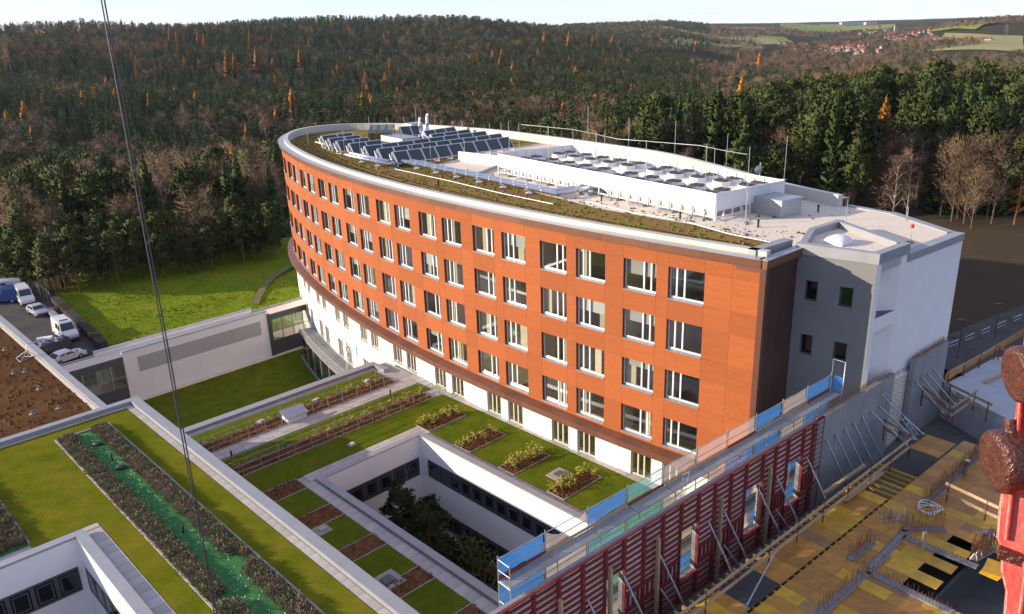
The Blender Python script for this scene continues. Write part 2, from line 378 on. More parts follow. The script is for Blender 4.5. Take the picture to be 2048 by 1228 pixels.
# ================================================================ trees
def tri_leaf(b, c, d, wv): b.add([c - wv, c + wv, c + d], [(0, 1, 2)])
def rv(r): return Vector((random.gauss(0, r), random.gauss(0, r), random.gauss(0, r)))
def make_conifer(h, r, levels, nb, base=0.08, droop=0.32, sub=2, hang=1.25):
    t = MB(); c = MB(); step = h / levels
    t.tube([(0, 0, -0.6), (0, 0, h * 0.5), (0, 0, h * 0.97)], h * 0.013, 5, h * 0.002)
    for k in range(levels):
        u = k / (levels - 1); z = h * (base + (0.98 - base) * u ** 0.95)
        R = r * (1 - u) ** 0.85 * random.uniform(0.85, 1.12) + 0.15
        for j in range(nb):
            a = 2 * math.pi * (j + random.random() * 0.8) / nb + k * 0.7; L = R * random.uniform(0.7, 1.15)
            d = Vector((math.cos(a), math.sin(a), 0)); s = Vector((-d.y, d.x, 0))
            p0 = Vector((0, 0, z + random.uniform(-0.3, 0.3) * step))
            for q in range(sub):
                f0, f1 = q / sub * .9 + .08, min(1.0, (q + 1.15) / sub)
                dz = lambda f: -droop * L * f + 0.16 * L * f * f
                A = p0 + d * (L * f0) + Vector((0, 0, dz(f0))); B = p0 + d * (L * f1) + Vector((0, 0, dz(f1)))
                wd = L * (0.40 - 0.22 * f0) * random.uniform(0.8, 1.3); hg = Vector((0, 0, -min(step * hang, .5 * L + .25) * random.uniform(.7, 1.2)))
                c.add([A, A + s * wd + d * wd * .3 + hg, B], [(0, 1, 2)]); c.add([A, B, A - s * wd + d * wd * .3 + hg], [(0, 1, 2)])
                c.add([A, B, A.lerp(B, .45) + hg * 1.1], [(0, 1, 2)])
    c.add([Vector((-.15, 0, h * 0.94)), Vector((.15, 0, h * 0.94)), Vector((0, 0, h * 1.03))], [(0, 1, 2)])
    c.crown_normals(.4, None, .4)
    return t, c
def make_pine(h, r, clumps, per, bare=0.5, leaf=0.55):
    t = MB(); c = MB(); cen = []
    bend = Vector((random.uniform(-.3, .3), random.uniform(-.3, .3), 0))
    t.tube([(0, 0, -0.6), (bend.x, bend.y, h * 0.5), (bend.x * .4, bend.y * .4, h * 0.95)], h * 0.014, 5, h * 0.004)
    for k in range(clumps):
        u = random.random() ** 0.8; z = h * (bare + (0.97 - bare) * u)
        R = r * (math.sin(math.pi * (0.18 + 0.74 * u)) ** 0.8) * random.uniform(0.45, 1.08)
        a = random.random() * 6.283; ce = Vector((math.cos(a) * R, math.sin(a) * R, z))
        if k % 3 == 0: t.tube([(bend.x * .7, bend.y * .7, z - 0.35 * R), ce], h * 0.004, 3, 0.02, caps=False)
        cr = r * random.uniform(0.22, 0.40)
        for q in range(per):
            o = Vector((random.gauss(0, 1), random.gauss(0, 1), random.gauss(0, 1))).normalized(); o = Vector((o.x, o.y, o.z * 0.6)) * cr * random.uniform(0.5, 1.0)
            d = (o.normalized() * 0.7 + Vector((0, 0, 0.6)) + rv(0.35)).normalized() * leaf * random.uniform(0.6, 1.3)
            wv = d.cross(rv(1)).normalized() * leaf * 0.32
            tri_leaf(c, ce + o, d, wv); cen.append(ce - Vector((0, 0, cr * .4)))
    c.crown_normals(.5, cen)
    return t, c
def make_bare(h, r, limbs, twigs, tw=0.035, trunk=0.4, droop=0.0, tl=1.3, orig=None):
    t = MB(); c = MB(); tips = []
    th = h * trunk; lean = Vector((random.uniform(-.04, .04) * h, random.uniform(-.04, .04) * h, 0))
    t.tube([(0, 0, -0.6), lean * 0.4 + Vector((0, 0, th)), lean + Vector((0, 0, h * 0.93))], h * 0.012, 5, h * 0.002)
    for k in range(limbs):
        u = 0.25 + 0.7 * (k / limbs); z = h * u; a = k * 2.4 + random.random()
        L = r * (1.15 - 0.75 * u) * random.uniform(0.8, 1.2)
        p0 = lean * (0.4 + 0.5 * u) + Vector((0, 0, z)); d = Vector((math.cos(a), math.sin(a), 0))
        p1 = p0 + d * L * 0.55 + Vector((0, 0, L * 0.7)); p2 = p0 + d * L + Vector((0, 0, L * (1.15 - droop)))
        t.tube([p0, p1, p2], h * 0.0045, 3, 0.02, caps=False); tips += [p0.lerp(p1, 0.6), p1, p1.lerp(p2, 0.5), p2]
        for q in range(3):
            e = p1.lerp(p2, random.random()) ; e2 = e + (d * 0.4 + rv(0.5) + Vector((0, 0, 0.5 - droop))).normalized() * L * 0.45
            t.tube([e, e2], 0.03, 3, 0.012, caps=False); tips += [e2, e.lerp(e2, 0.5)]
    top = lean + Vector((0, 0, h * 0.9)); tips += [top, top - Vector((0, 0, h * .08)), top - Vector((0, 0, h * .16))]
    for k in range(twigs):
        b0 = random.choice(tips) + rv(0.35 * r * 0.5); out = Vector((b0.x, b0.y, 0)).normalized() if b0.xy.length > .05 else Vector((0, 0, 0))
        d = (out * 0.5 + rv(0.45) + Vector((0, 0, 0.55 - 1.2 * droop))).normalized() * tl * random.uniform(0.5, 1.3)
        wv = d.cross(rv(1)).normalized() * tw; tri_leaf(c, b0, d, wv)
    c.crown_normals(.5, None, .35)
    return t, c

KINDS = {  # kind: (maker for near variants, maker for far variants, trunk mat, crown mat)
    'spruce': (lambda: make_conifer(19, random.uniform(3.0, 3.7), 26, 10), lambda: make_conifer(19, 3.6, 13, 8, sub=1, hang=1.5), 'bark', 'spruce'),
    'pine': (lambda: make_pine(18, random.uniform(3.0, 3.8), 75, 34), lambda: make_pine(18, 3.4, 26, 14, leaf=1.0), 'pine_bark', 'pine'),
    'young_pine': (lambda: make_pine(12.5, random.uniform(1.6, 2.1), 55, 30, bare=0.46, leaf=0.42), None, 'pine_bark', 'pine'),
    'bare': (lambda: make_bare(16, random.uniform(3.4, 4.2), 15, 1500), lambda: make_bare(15, 3.9, 5, 260, tw=0.11, tl=1.8), 'bark', 'twig'),
    'birch': (lambda: make_bare(17, random.uniform(2.6, 3.2), 15, 1300, tw=0.028, trunk=0.5, droop=0.35), None, 'birch_bark', 'birch_twig'),
    'larch': (lambda: make_conifer(18, random.uniform(3.6, 4.4), 24, 11, droop=0.08), lambda: make_conifer(18, 4.0, 12, 8, droop=0.08, sub=1, hang=1.5), 'bark', 'larch'),
}
NEAR, FAR = {}, {}
protos = bpy.data.collections.new('far_tree_kinds'); far_index = {}
for kname, (nf, fl, tm, cm) in KINDS.items():
    NEAR[kname] = []
    for q in range(4):
        t, c = nf(); NEAR[kname].append((t.mesh(kname + '_trunk', M[tm]), c.mesh(kname + '_crown', M[cm])))
    if fl:
        for q in range(3):
            t, c = fl(); j = MB(); j.add(t.v, t.f); j.cur = 1; j.add(c.v, c.f)
            me = j.mesh('far_' + kname, [M[tm], M[cm]]); o = bpy.data.objects.new('far_%s_%d' % (kname, q), me); protos.objects.link(o)
_names = sorted(o.name for o in protos.objects)
for i, nme in enumerate(_names): far_index.setdefault(nme.split('_')[1], []).append(i)

def zone(px, py):
    """mix of kinds by where the stand grows: (spruce, pine, bare, birch, larch)"""
    k = mnoise.noise((px * 0.006, py * 0.02, 1.7))
    if px < 330 and py < 112: return (.3, .08, .58, 0, .04)
    if px < 720 and py < 112: return (.66, .1, .18, 0, .06)
    if px < 760 and py < 232: return (.82, .06, .10, 0, .02) if k > -.2 else (.55, .05, .35, 0, .05)
    if px < 640 and py < 330: return (.36, .10, .48, .03, .03) if k < .0 else (.75, .1, .15, 0, 0)
    if px < 640: return (.30, .20, .41, .07, .02) if k < .12 else (.5, .3, .2, 0, 0)
    if px < 1330 and py < 92: return (.37, .22, .38, 0, .03)
    if px < 1400 and py < 190: return (.42, .40, .15, 0, .03) if k > -.25 else (.25, .22, .5, 0, .03)
    if px < 1420 and py < 275: return (.26, .2, .5, .03, .01) if k < .2 else (.5, .4, .1, 0, 0)
    if px < 1420: return (.35, .3, .3, .05, 0)
    if py < 205: return (.08, .12, .78, .0, .02)
    if px > 1760 and py > 320: return (.04, .06, .80, .10, 0)
    return (.26, .36, .29, .05, .04)
ORD = ['spruce', 'pine', 'bare', 'birch', 'larch']
def roofline(px):
    pts = [(551, 290), (640, 262), (800, 250), (1000, 262), (1200, 285), (1400, 318), (1590, 366), (1780, 398), (1928, 462), (2048, 640)]
    if px < 551 or px > 2048: return 9999
    for (x0, y0), (x1, y1) in zip(pts, pts[1:]):
        if x0 <= px <= x1: return y0 + (y1 - y0) * (px - x0) / (x1 - x0)
EDGE = [(-100, 122), (-70, 121), (-56, 129.5), (-40, 141.5), (-20, 152), (10, 160), (50, 160), (75, 150), (110, 130), (150, 95)]
def beyond_edge(x, y):
    for (x0, y0), (x1, y1) in zip(EDGE, EDGE[1:]):
        if x0 <= x <= x1: return y - (y0 + (y1 - y0) * (x - x0) / (x1 - x0))
    return -1 if -100 < x < 150 else 50
trees = []   # (x, y, kind, scale, rot)
rnd = random.Random(11); extra = []
d = 118.0
while d < 4200:
    sp = 4.6 + max(0, d - 140) * 0.0048
    nA = int(D2R(72) * d / sp)
    for i in range(nA):
        a = D2R(-36 + 72 * (i + rnd.random()) / nA); dd = d + sp * rnd.uniform(-.5, .5)
        x, y = dd * math.sin(a), dd * math.cos(a); e = beyond_edge(x, y)
        if e < 0: continue
        deg = math.degrees(a)
        px, py = pix((x, y, hgt(x, y) + 12))
        if not -60 < px < 2110 or (d > 2700 and deg < 4): continue
        if d > 950 and deg > 6 and mnoise.noise((x * .004, y * .004, 5)) < (-.3 if d < 1500 else -.1) + (0.10 if deg > 12 and d > 1500 else 0): continue   # open fields
        if d > 1400 and deg > 17 and mnoise.noise((x * .003, y * .003, 9)) < -0.05: continue
        if d < 700 and mnoise.noise((x * .02, y * .02, 2)) < -0.42: continue
        z = zone(px, py); q = rnd.random(); kd = 'bare'
        for kk, wgt in zip(ORD, z):
            if q < wgt: kd = kk; break
            q -= wgt
        if e < 34 and px < 620: kd = 'young_pine' if rnd.random() < .9 else 'bare'
        s = rnd.uniform(0.72, 1.15)
        if kd == 'young_pine': s = rnd.uniform(0.8, 1.1)
        if px > 1300 and d < 330 and kd in ('pine', 'spruce'): s *= 1.22
        trees.append((x, y, kd, s, rnd.uniform(0, 6.28)))
    d += sp * 0.92
for i in range(620):   # dense young plantation along the meadow
    x = rnd.uniform(-84, 4); y0 = next(yy0 + (yy1 - yy0) * (x - xx0) / (xx1 - xx0) for (xx0, yy0), (xx1, yy1) in zip(EDGE, EDGE[1:]) if xx0 <= x <= xx1)
    y = y0 + rnd.uniform(.5, 20)
    if all((x - t[0]) ** 2 + (y - t[1]) ** 2 > 2.4 ** 2 for t in trees[:2600] if abs(t[0] - x) < 3 and abs(t[1] - y) < 3) and all((x - t[0]) ** 2 + (y - t[1]) ** 2 > 2.4 ** 2 for t in extra[-620:]): extra.append((x, y, 'young_pine', rnd.uniform(.75, 1.12), rnd.uniform(0, 6.28)))
trees += extra
# golden larches picked out one by one in the photograph: (px, py of crown middle, height in px)
LAR = [(1772, 212, 62), (455, 132, 34), (468, 125, 28), (513, 122, 40), (545, 125, 26), (600, 118, 30), (228, 180, 30), (212, 165, 26), (84, 178, 24), (62, 186, 22), (250, 158, 20), (1152, 152, 40), (1025, 138, 26), (912, 136, 16), (780, 132, 26), (1088, 85, 26), (1138, 80, 24), (1003, 105, 18), (1000, 133, 26), (315, 78, 16), (338, 74, 18), (352, 72, 16), (396, 76, 18), (408, 82, 20), (436, 74, 16), (500, 82, 24), (1483, 195, 50), (1895, 165, 30), (1978, 168, 44), (2040, 168, 40), (1520, 118, 26), (1392, 92, 20), (860, 128, 14), (940, 112, 14), (1225, 84, 18), (700, 120, 20), (1185, 82, 16)]
larches = []
_d = FW * FPX + IRT * (1772 - 1024) - IUP * (212 - 614); _k = 250 / math.hypot(_d.x, _d.y); GOLD = (_d.x * _k, _d.y * _k, 'larch', 1.06, 1.0)
for lx, ly, lh in LAR:
    p = hit(lx, ly - lh * 0.2, lift=15.5, dmin=150); dd = math.hypot(p.x, p.y)
    larches.append((p.x, p.y, 'larch', max(0.9, min(1.5, lh / FPX * dd / 18 * 1.4)), rnd.uniform(0, 6.28)))
BIR = [(1475, 285, 110), (1345, 262, 0), (1800, 345, 90), (1830, 340, 90), (1850, 330, 120), (210, 330, 60), (530, 265, 60), (18, 140, 60), (845, 80, 0), (150, 380, 70), (430, 340, 70), (455, 345, 60), (395, 345, 70), (20, 380, 60)]
for lx, ly, lh in BIR:
    if not lh: continue
    p = hit(lx, ly - lh * .3, lift=14, dmin=135); dd = math.hypot(p.x, p.y)
    larches.append((p.x, p.y, 'birch', max(0.85, min(1.35, lh / FPX * dd / 17 * 1.1)), rnd.uniform(0, 6.28)))
larches[0] = GOLD
def blocks(t, x, y, s):
    dd = math.hypot(x, y); ux, uy = x / dd, y / dd; al = (x - t[0]) * ux + (y - t[1]) * uy; la = abs((x - t[0]) * uy - (y - t[1]) * ux)
    return -3 < al < (70 if s == 1.06 else 34 * s) and la < (5.0 if s == 1.06 else 4.2 * s)
for x, y, kd, s, r in larches:
    trees = [t for t in trees if not blocks(t, x, y, s)]
    trees = [t for t in trees if (t[0] - x) ** 2 + (t[1] - y) ** 2 > (4.5 * s) ** 2 or math.hypot(t[0], t[1]) > 700]
LIMIT = {'spruce': 230, 'pine': 230, 'young_pine': 260, 'bare': 260, 'birch': 60, 'larch': 140}
NAMES = {'spruce': 'spruce_tree', 'pine': 'pine_tree', 'young_pine': 'young_pine_tree', 'bare': 'bare_tree', 'birch': 'birch_tree', 'larch': 'larch_tree'}
LAB = {'spruce': ('dark green spruce standing among the trees of the wood', 'spruces in the wood'),
       'pine': ('round crowned green pine growing in the wood', 'pines in the wood'),
       'young_pine': ('slender young pine in the dense row along the meadow edge', 'young pines at the meadow edge'),
       'bare': ('leafless brown broadleaf tree standing in the wood', 'bare trees in the wood'),
       'birch': ('bare birch with pale trunk and reddish twigs', 'birches in the wood'),
       'larch': ('orange autumn larch rising among darker conifers', 'orange larches in the wood')}
LABS = {'spruce': 'dark green spruce in the wood', 'pine': 'round crowned green pine in the wood', 'young_pine': 'slender young pine along the meadow', 'bare': 'leafless brown tree in the wood', 'birch': 'pale trunked bare birch in the wood', 'larch': 'orange larch among darker trees'}
SPECIAL = {0: 'single bright golden larch behind the right end of the roof'}
cnt = {k: 0 for k in NAMES}; far = []
def visible(x, y, s, h=17):
    z = hgt(x, y); px, py = pix((x, y, z + h * s))
    return -30 < px < 2078 and py < 1228 and py < roofline(px) - 3
order = [(math.hypot(t[0], t[1]), t, None) for t in trees]
order.sort(key=lambda q: q[0])
order = [(math.hypot(t[0], t[1]), t, i) for i, t in enumerate(larches)] + order
for dd, (x, y, kd, s, r), li in order:
    if not visible(x, y, s): continue
    if cnt[kd] < LIMIT[kd] or li is not None:
        cnt[kd] += 1
        tr, cr = NEAR[kd][rnd.randrange(4)]
        tx, ty = pix((x, y, hgt(x, y) + 10)); ar = 'far left behind the yard' if tx < 230 else 'left of the orange building' if tx < 600 else 'behind the rounded roof end' if tx < 1000 else 'behind the roof plant' if tx < 1450 else 'behind the stair block' if tx < 1780 else 'at the right edge'
        rw_ = 'near' if dd < 260 else 'farther' if dd < 520 else 'distant'
        e = empty(NAMES[kd], (x, y, hgt(x, y)), SPECIAL.get(li, '%s %s, %s' % (rw_, LABS[kd], ar)), 'tree', None if li in SPECIAL else '%s %s %s' % (rw_, LAB[kd][1], ar), rz=r)
        sz = s * rnd.uniform(0.92, 1.1); e.scale = (s, s, sz)
        inst('trunk', tr, e); inst('crown', cr, e)
    else:
        far.append((x, y, kd if kd in far_index else ('pine' if 'pine' in kd else 'bare'), s, r))
# the rest of the wood: one mass
pts = MB(); idx = []; rots = []; scl = []
for x, y, kd, s, r in far:
    dd = math.hypot(x, y); k = 1 + max(0, dd - 900) * 0.00025
    pts.v.append((x, y, hgt(x, y) - 0.3)); idx.append(rnd.choice(far_index[kd])); rots += [0, 0, r]; scl += [s * k, s * k, s]
me = pts.mesh('far_forest', M['spruce'])
me.attributes.new('idx', 'INT', 'POINT').data.foreach_set('value', idx)
me.attributes.new('rot', 'FLOAT_VECTOR', 'POINT').data.foreach_set('vector', rots)
me.attributes.new('scl', 'FLOAT_VECTOR', 'POINT').data.foreach_set('vector', scl)
forest = bpy.data.objects.new('far_forest', me); COL.objects.link(forest)
tag(forest, 'mixed autumn wood covering the hills to the horizon', 'forest', None, 'stuff')
ng = bpy.data.node_groups.new('forest', 'GeometryNodeTree')
ng.interface.new_socket('Geometry', in_out='INPUT', socket_type='NodeSocketGeometry'); ng.interface.new_socket('Geometry', in_out='OUTPUT', socket_type='NodeSocketGeometry')
N = ng.nodes.new; gi = N('NodeGroupInput'); go = N('NodeGroupOutput'); ip = N('GeometryNodeInstanceOnPoints'); ci = N('GeometryNodeCollectionInfo')
ci.inputs['Collection'].default_value = protos; ci.inputs['Separate Children'].default_value = True; ci.inputs['Reset Children'].default_value = True
ip.inputs['Pick Instance'].default_value = True
def named(nm, tp):
    q = N('GeometryNodeInputNamedAttribute'); q.data_type = tp; q.inputs['Name'].default_value = nm
    return [s for s in q.outputs if s.enabled and s.name == 'Attribute'][0]
Lk = ng.links.new
Lk(gi.outputs[0], ip.inputs['Points']); Lk(ci.outputs[0], ip.inputs['Instance']); Lk(named('idx', 'INT'), ip.inputs['Instance Index'])
Lk(named('rot', 'FLOAT_VECTOR'), ip.inputs['Rotation']); Lk(named('scl', 'FLOAT_VECTOR'), ip.inputs['Scale']); Lk(ip.outputs[0], go.inputs[0])
forest.modifiers.new('forest', 'NODES').node_group = ng
print('trees', cnt, 'far', len(far))
# ================================================================ ward block (oval, orange clad)
FRONT = [(14.9, 45.3), (9.04, 50.57), (3.51, 55.96), (-1.78, 61.59), (-6.82, 67.45), (-11.56, 73.55), (-15.99, 79.87), (-20.07, 86.41), (-23.78, 93.18), (-27.09, 100.17), (-28.9, 104.6), (-30.3, 109), (-31.2, 113.2), (-31.5, 117.4), (-31.0, 121), (-29.3, 124), (-26.5, 125.8), (-22.8, 126.0), (-18, 125.0), (-14.3, 123.3), (-9.2, 119.5), (-3, 114.1), (2, 108.5), (10, 97.5), (17.3, 86.5), (21.0, 76.4), (23.6, 67.8), (26.4, 61.5)]
def catmull(P, per=14):
    out = []
    for i in range(len(P) - 1):
        p0, p1, p2, p3 = [Vector(P[max(0, min(len(P) - 1, k))]) for k in (i - 1, i, i + 1, i + 2)]
        for j in range(per):
            t = j / per
            out.append(0.5 * ((2 * p1) + (p2 - p0) * t + (2 * p0 - 5 * p1 + 4 * p2 - p3) * t * t + (3 * p1 - p0 - 3 * p2 + p3) * t ** 3))
    out.append(Vector(P[-1])); return out
CV = catmull(FRONT); CS = [0.0]
for i in range(1, len(CV)): CS.append(CS[-1] + (CV[i] - CV[i - 1]).length)
def C(s, off=0.0):
    s = max(0, min(CS[-1] - 1e-4, s)); lo, hi = 0, len(CS) - 1
    while hi - lo > 1:
        k = (lo + hi) // 2
        if CS[k] <= s: lo = k
        else: hi = k
    t = (s - CS[lo]) / (CS[hi] - CS[lo]); p = CV[lo].lerp(CV[hi], t); d = (CV[min(hi + 1, len(CV) - 1)] - CV[max(lo - 1, 0)]).normalized()
    return p + Vector((-d.y, d.x)) * off
STOT = CS[-1]
def strip(mb, s0, s1, o0, o1, z0, z1, step=1.9):
    """solid band following the curve"""
    k = max(1, int(math.ceil((s1 - s0) / step))); ss = [s0 + (s1 - s0) * i / k for i in range(k + 1)]
    poly = [C(s, o0) for s in ss] + [C(s, o1) for s in ss][::-1]
    n = k + 1; N2 = 2 * n
    vs = [(p.x, p.y, z0) for p in poly] + [(p.x, p.y, z1) for p in poly]; fs = []
    for i in range(N2): fs.append((i, (i + 1) % N2, N2 + (i + 1) % N2, N2 + i))
    for i in range(k):
        fs.append((N2 + i, N2 + i + 1, N2 + N2 - 2 - i, N2 + N2 - 1 - i)); fs.append((N2 - 1 - i, N2 - 2 - i, i + 1, i))
    b0 = C((s0 + s1) / 2, o1) - C((s0 + s1) / 2, o0); d = C(s1, o0) - C(s0, o0)
    if d.x * b0.y - d.y * b0.x < 0: fs = [f[::-1] for f in fs]
    mb.add(vs, fs)
def frame_at(s0, s1, off=0.0):
    p, q = C(s0), C(s1); d = (q - p).normalized(); n_ = Vector((-d.y, d.x)); mid = (p + q) / 2 + n_ * off
    return mid, math.atan2(d.y, d.x), (q - p).length

def cladding(name, c1, c2, c3):
    mt = bpy.data.materials.new(name); mt.use_nodes = True; nt = mt.node_tree; p = nt.nodes['Principled BSDF']; L = nt.links.new
    tc = nt.nodes.new('ShaderNodeTexCoord'); oi = nt.nodes.new('ShaderNodeObjectInfo')
    mp = nt.nodes.new('ShaderNodeMapping'); mp.inputs['Scale'].default_value = (0.8, 0.8, 9); L(tc.outputs['Object'], mp.inputs[0])
    ad = nt.nodes.new('ShaderNodeVectorMath'); ad.operation = 'ADD'; L(mp.outputs[0], ad.inputs[0]); L(oi.outputs['Location'], ad.inputs[1])
    n1 = nt.nodes.new('ShaderNodeTexNoise'); n1.inputs['Scale'].default_value = 1.6; n1.inputs['Detail'].default_value = 5; L(ad.outputs[0], n1.inputs['Vector'])
    cr = nt.nodes.new('ShaderNodeValToRGB'); cr.color_ramp.elements[0].position = 0.3; cr.color_ramp.elements[1].position = 0.72
    cr.color_ramp.elements[0].color = (*c1, 1); cr.color_ramp.elements[1].color = (*c2, 1); L(n1.outputs['Fac'], cr.inputs[0])
    mr = nt.nodes.new('ShaderNodeMapRange'); mr.inputs[3].default_value = 0.88; mr.inputs[4].default_value = 1.09; L(oi.outputs['Random'], mr.inputs[0])
    hs = nt.nodes.new('ShaderNodeHueSaturation'); L(mr.outputs[0], hs.inputs['Value']); L(cr.outputs[0], hs.inputs['Color'])
    wv = nt.nodes.new('ShaderNodeTexWave'); wv.bands_direction = 'Z'; wv.inputs['Scale'].default_value = 2.6; wv.inputs['Distortion'].default_value = 0.0; L(tc.outputs['Object'], wv.inputs['Vector'])
    gt = nt.nodes.new('ShaderNodeMath'); gt.operation = 'LESS_THAN'; gt.inputs[1].default_value = 0.10; L(wv.outputs['Fac'], gt.inputs[0])
    mx = nt.nodes.new('ShaderNodeMix'); mx.data_type = 'RGBA'; mu = nt.nodes.new('ShaderNodeMath'); mu.operation = 'MULTIPLY'; mu.inputs[1].default_value = 0.22; L(gt.outputs[0], mu.inputs[0])
    L(mu.outputs[0], mx.inputs['Factor']); L(hs.outputs[0], mx.inputs['A']); mx.inputs['B'].default_value = (*c3, 1)
    L(mx.outputs['Result'], p.inputs['Base Color']); p.inputs['Roughness'].default_value = 0.75; p.inputs['Specular IOR Level'].default_value = 0.25
    return mt
M['orange'] = cladding('orange_cladding', (0.345, 0.088, 0.024), (0.41, 0.118, 0.033), (0.20, 0.055, 0.02))
M['orange_core'] = mat('orange_core', (0.17, 0.045, 0.018), 0.85)

HEADS = [16.3, 12.7, 9.1, 5.5]; WH = 2.15; ZTOP, ZBOT = 17.3, 3.0
ward = empty('ward_building', (*C(0), 0), 'long oval hospital ward block clad in orange panels over a white ground floor', 'building')
NW = 11; WINS = []
for k in range(NW):
    WINS.append((3.7 + 7.65 * k, 6.3 + 7.65 * k, 0)); WINS.append((7.2 + 7.65 * k, 9.8 + 7.65 * k, 1))
# solid wall behind the cladding
core = MB(); prev = 0.0
T0, T1 = -0.32, -0.005
for s0, s1, ty in WINS:
    strip(core, prev, s0, T0, T1, ZBOT, ZTOP)
    zz = [ZBOT] + [v for h in HEADS[::-1] for v in (h - WH, h)] + [ZTOP]
    for i in range(0, len(zz), 2): strip(core, s0, s1, T0, T1, zz[i], zz[i + 1], step=9)
    prev = s1
strip(core, prev, STOT, T0, T1, ZBOT, ZTOP)
core.build('wall', M['orange_core'], ward)
# cladding panels, shared meshes
def panel_mesh(w, h, nm):
    b = MB(); b.box(-w / 2 + .006, w / 2 - .006, 0, 0.05, .006, h - .006); return b.mesh(nm, M['orange'])
PM = {}
def panel(s0, s1, z0, z1):
    mid, rz, ln = frame_at(s0, s1); key = (round(ln, 1), round(z1 - z0, 2))
    if key not in PM: PM[key] = panel_mesh(ln, z1 - z0, 'cladding_panel')
    o = inst('cladding_panel', PM[key], ward, (mid.x - ward.location.x, mid.y - ward.location.y, z0), rz)
prev = 0.0
zz = [ZBOT] + [v for h in HEADS[::-1] for v in (h - WH, h)] + [ZTOP]
for s0, s1, ty in WINS:
    if s0 > 72: strip_end = prev; break
    for a0, a1 in ([(prev, prev + 1.85), (prev + 1.85, s0)] if s0 - prev > 3 else [(prev, s0)]):
        for h in HEADS[::-1]: panel(a0, a1, h - WH, h); 
        for i in range(0, len(zz), 2): panel(a0, a1, zz[i], zz[i + 1])
    for i in range(0, len(zz), 2): panel(s0, s1, zz[i], zz[i + 1])
    prev = s1
b = MB(); cs0 = prev
for s0, s1, ty in WINS:
    if s0 < cs0: continue
    strip(b, cs0, s0, 0, .05, ZBOT, ZTOP)
    for i in range(0, len(zz), 2): strip(b, s0, s1, 0, .05, zz[i], zz[i + 1], step=9)
    cs0 = s1
strip(b, cs0, STOT, 0, .05, ZBOT, ZTOP)
b.build('end_cladding', M['orange'], ward)
# windows
def window_meshes(ty):
    sg = 1 if ty == 0 else -1
    f = MB(); y0, y1 = -0.27, -0.19; W2 = 1.3
    f.box(-W2, W2, y0, y1, 0.03, 0.15); f.box(-W2, W2, y0, y1, WH - .09, WH)
    f.box(-W2, -W2 + .08, y0, y1, .15, WH - .09); f.box(W2 - .08, W2, y0, y1, .15, WH - .09)
    xs = [0.78 * sg, 0.21 * sg]
    for x in xs: f.box(x - .055, x + .055, y0, y1 + .015, .15, WH - .09)
    s = MB(); s.add([(-W2, -0.19, .05), (W2, -0.19, .05), (W2, .11, .015), (-W2, .11, .015), (-W2, -0.19, .0), (W2, -0.19, .0), (W2, .11, -.035), (-W2, .11, -.035)],
                    [(3, 2, 1, 0), (7, 6, 2, 3), (4, 5, 6, 7), (0, 4, 7, 3), (1, 2, 6, 5)])
    ed = sorted([-W2 + .08, W2 - .08] + xs); ps = []
    for i in range(3):
        p = MB(); p.box(ed[i] + .03, ed[i + 1] - .03, -0.235, -0.225, .15, WH - .09); ps.append(p.mesh('pane', M['glass']))
    return f.mesh('window', M['white_frame']), s.mesh('sill', M['silver']), ps
WM = [window_meshes(0), window_meshes(1)]
cur = MB(); cur.box(-.35, .35, -.5, -.42, 0.1, WH); CURT = cur.mesh('curtain', M['curtain'])
rw = random.Random(5)
for s0, s1, ty in WINS:
    mid, rz, ln = frame_at(s0, s1)
    for h in HEADS:
        fm, sm_, ps = WM[ty]
        wn = inst('window', fm, ward, (mid.x - ward.location.x, mid.y - ward.location.y, h - WH), rz)
        inst('sill', sm_, wn)
        for p in ps: inst('pane', p, wn)
        if rw.random() < .55: inst('curtain', CURT, wn, (rw.choice((-.85, -.4, .3, .8)), 0, 0), scale=(rw.uniform(.5, 1.3), 1, 1))
bld = MB(); bld.box(-1.2, 1.2, -.33, -.31, 0, 1.0); BLND = bld.mesh('blind', mat('blind', (0.62, 0.62, 0.60), .8, rnd=.3)); cab = MB(); cab.box(-.3, .3, -1.6, -1.0, -.8, 1.6); CABM = cab.mesh('cabinet', mat('cabinet', (0.50, 0.52, 0.52), .7, rnd=.4))
for wn in [c for c in ward.children if c.name.startswith('window')]:
    if rw.random() < .22: h_ = rw.uniform(.3, 1.3); inst('blind', BLND, wn, (0, 0, WH - .1 - h_), scale=(1, 1, h_))
    if rw.random() < .5: inst('cabinet', CABM, wn, (rw.uniform(-1.2, 1.2), rw.uniform(-1.5, .2), 0), scale=(rw.uniform(.7, 2.2), 1, 1))
# rooms behind the glass
for h in HEADS + [1.9]:
    b = MB(); strip(b, 0.4, 84, -4.5, -0.33, h - 3.3, h - 3.0, 3.8); b.build('floor_slab', M['room_floor'], ward)
b = MB(); strip(b, 0.4, 84, -4.7, -4.5, -4.4, ZTOP - .1, 3.8); b.build('corridor_wall', M['room'], ward)
for k in range(NW):
    for sx in (6.75, 10.57):
        p0, p1 = C(sx + 7.65 * k, -.33), C(sx + 7.65 * k, -4.49); b = MB(); b.bar(p0, p1, -.06, .06, -4.3, ZTOP - .15); b.build('partition', M['room'], ward)
# canopy band over the white ground floor
s = 0.0
while s < 96:
    e = min(s + 1.9, 96); b = MB(); k = [(s, .06), (e - .012, .06)]
    i0, i1, q0, q1 = C(s, .052), C(e - .012, .052), C(s, .85), C(e - .012, .85)
    vs = [(i0.x, i0.y, 3.12), (i1.x, i1.y, 3.12), (q1.x, q1.y, 2.98), (q0.x, q0.y, 2.98), (i0.x, i0.y, 2.5), (i1.x, i1.y, 2.5), (q1.x, q1.y, 2.5), (q0.x, q0.y, 2.5)]
    b.add(vs, [(0, 1, 2, 3), (3, 2, 6, 7), (7, 6, 5, 4), (0, 3, 7, 4), (2, 1, 5, 6)]); b.build('canopy_panel', M['brown_metal'], ward); s = e
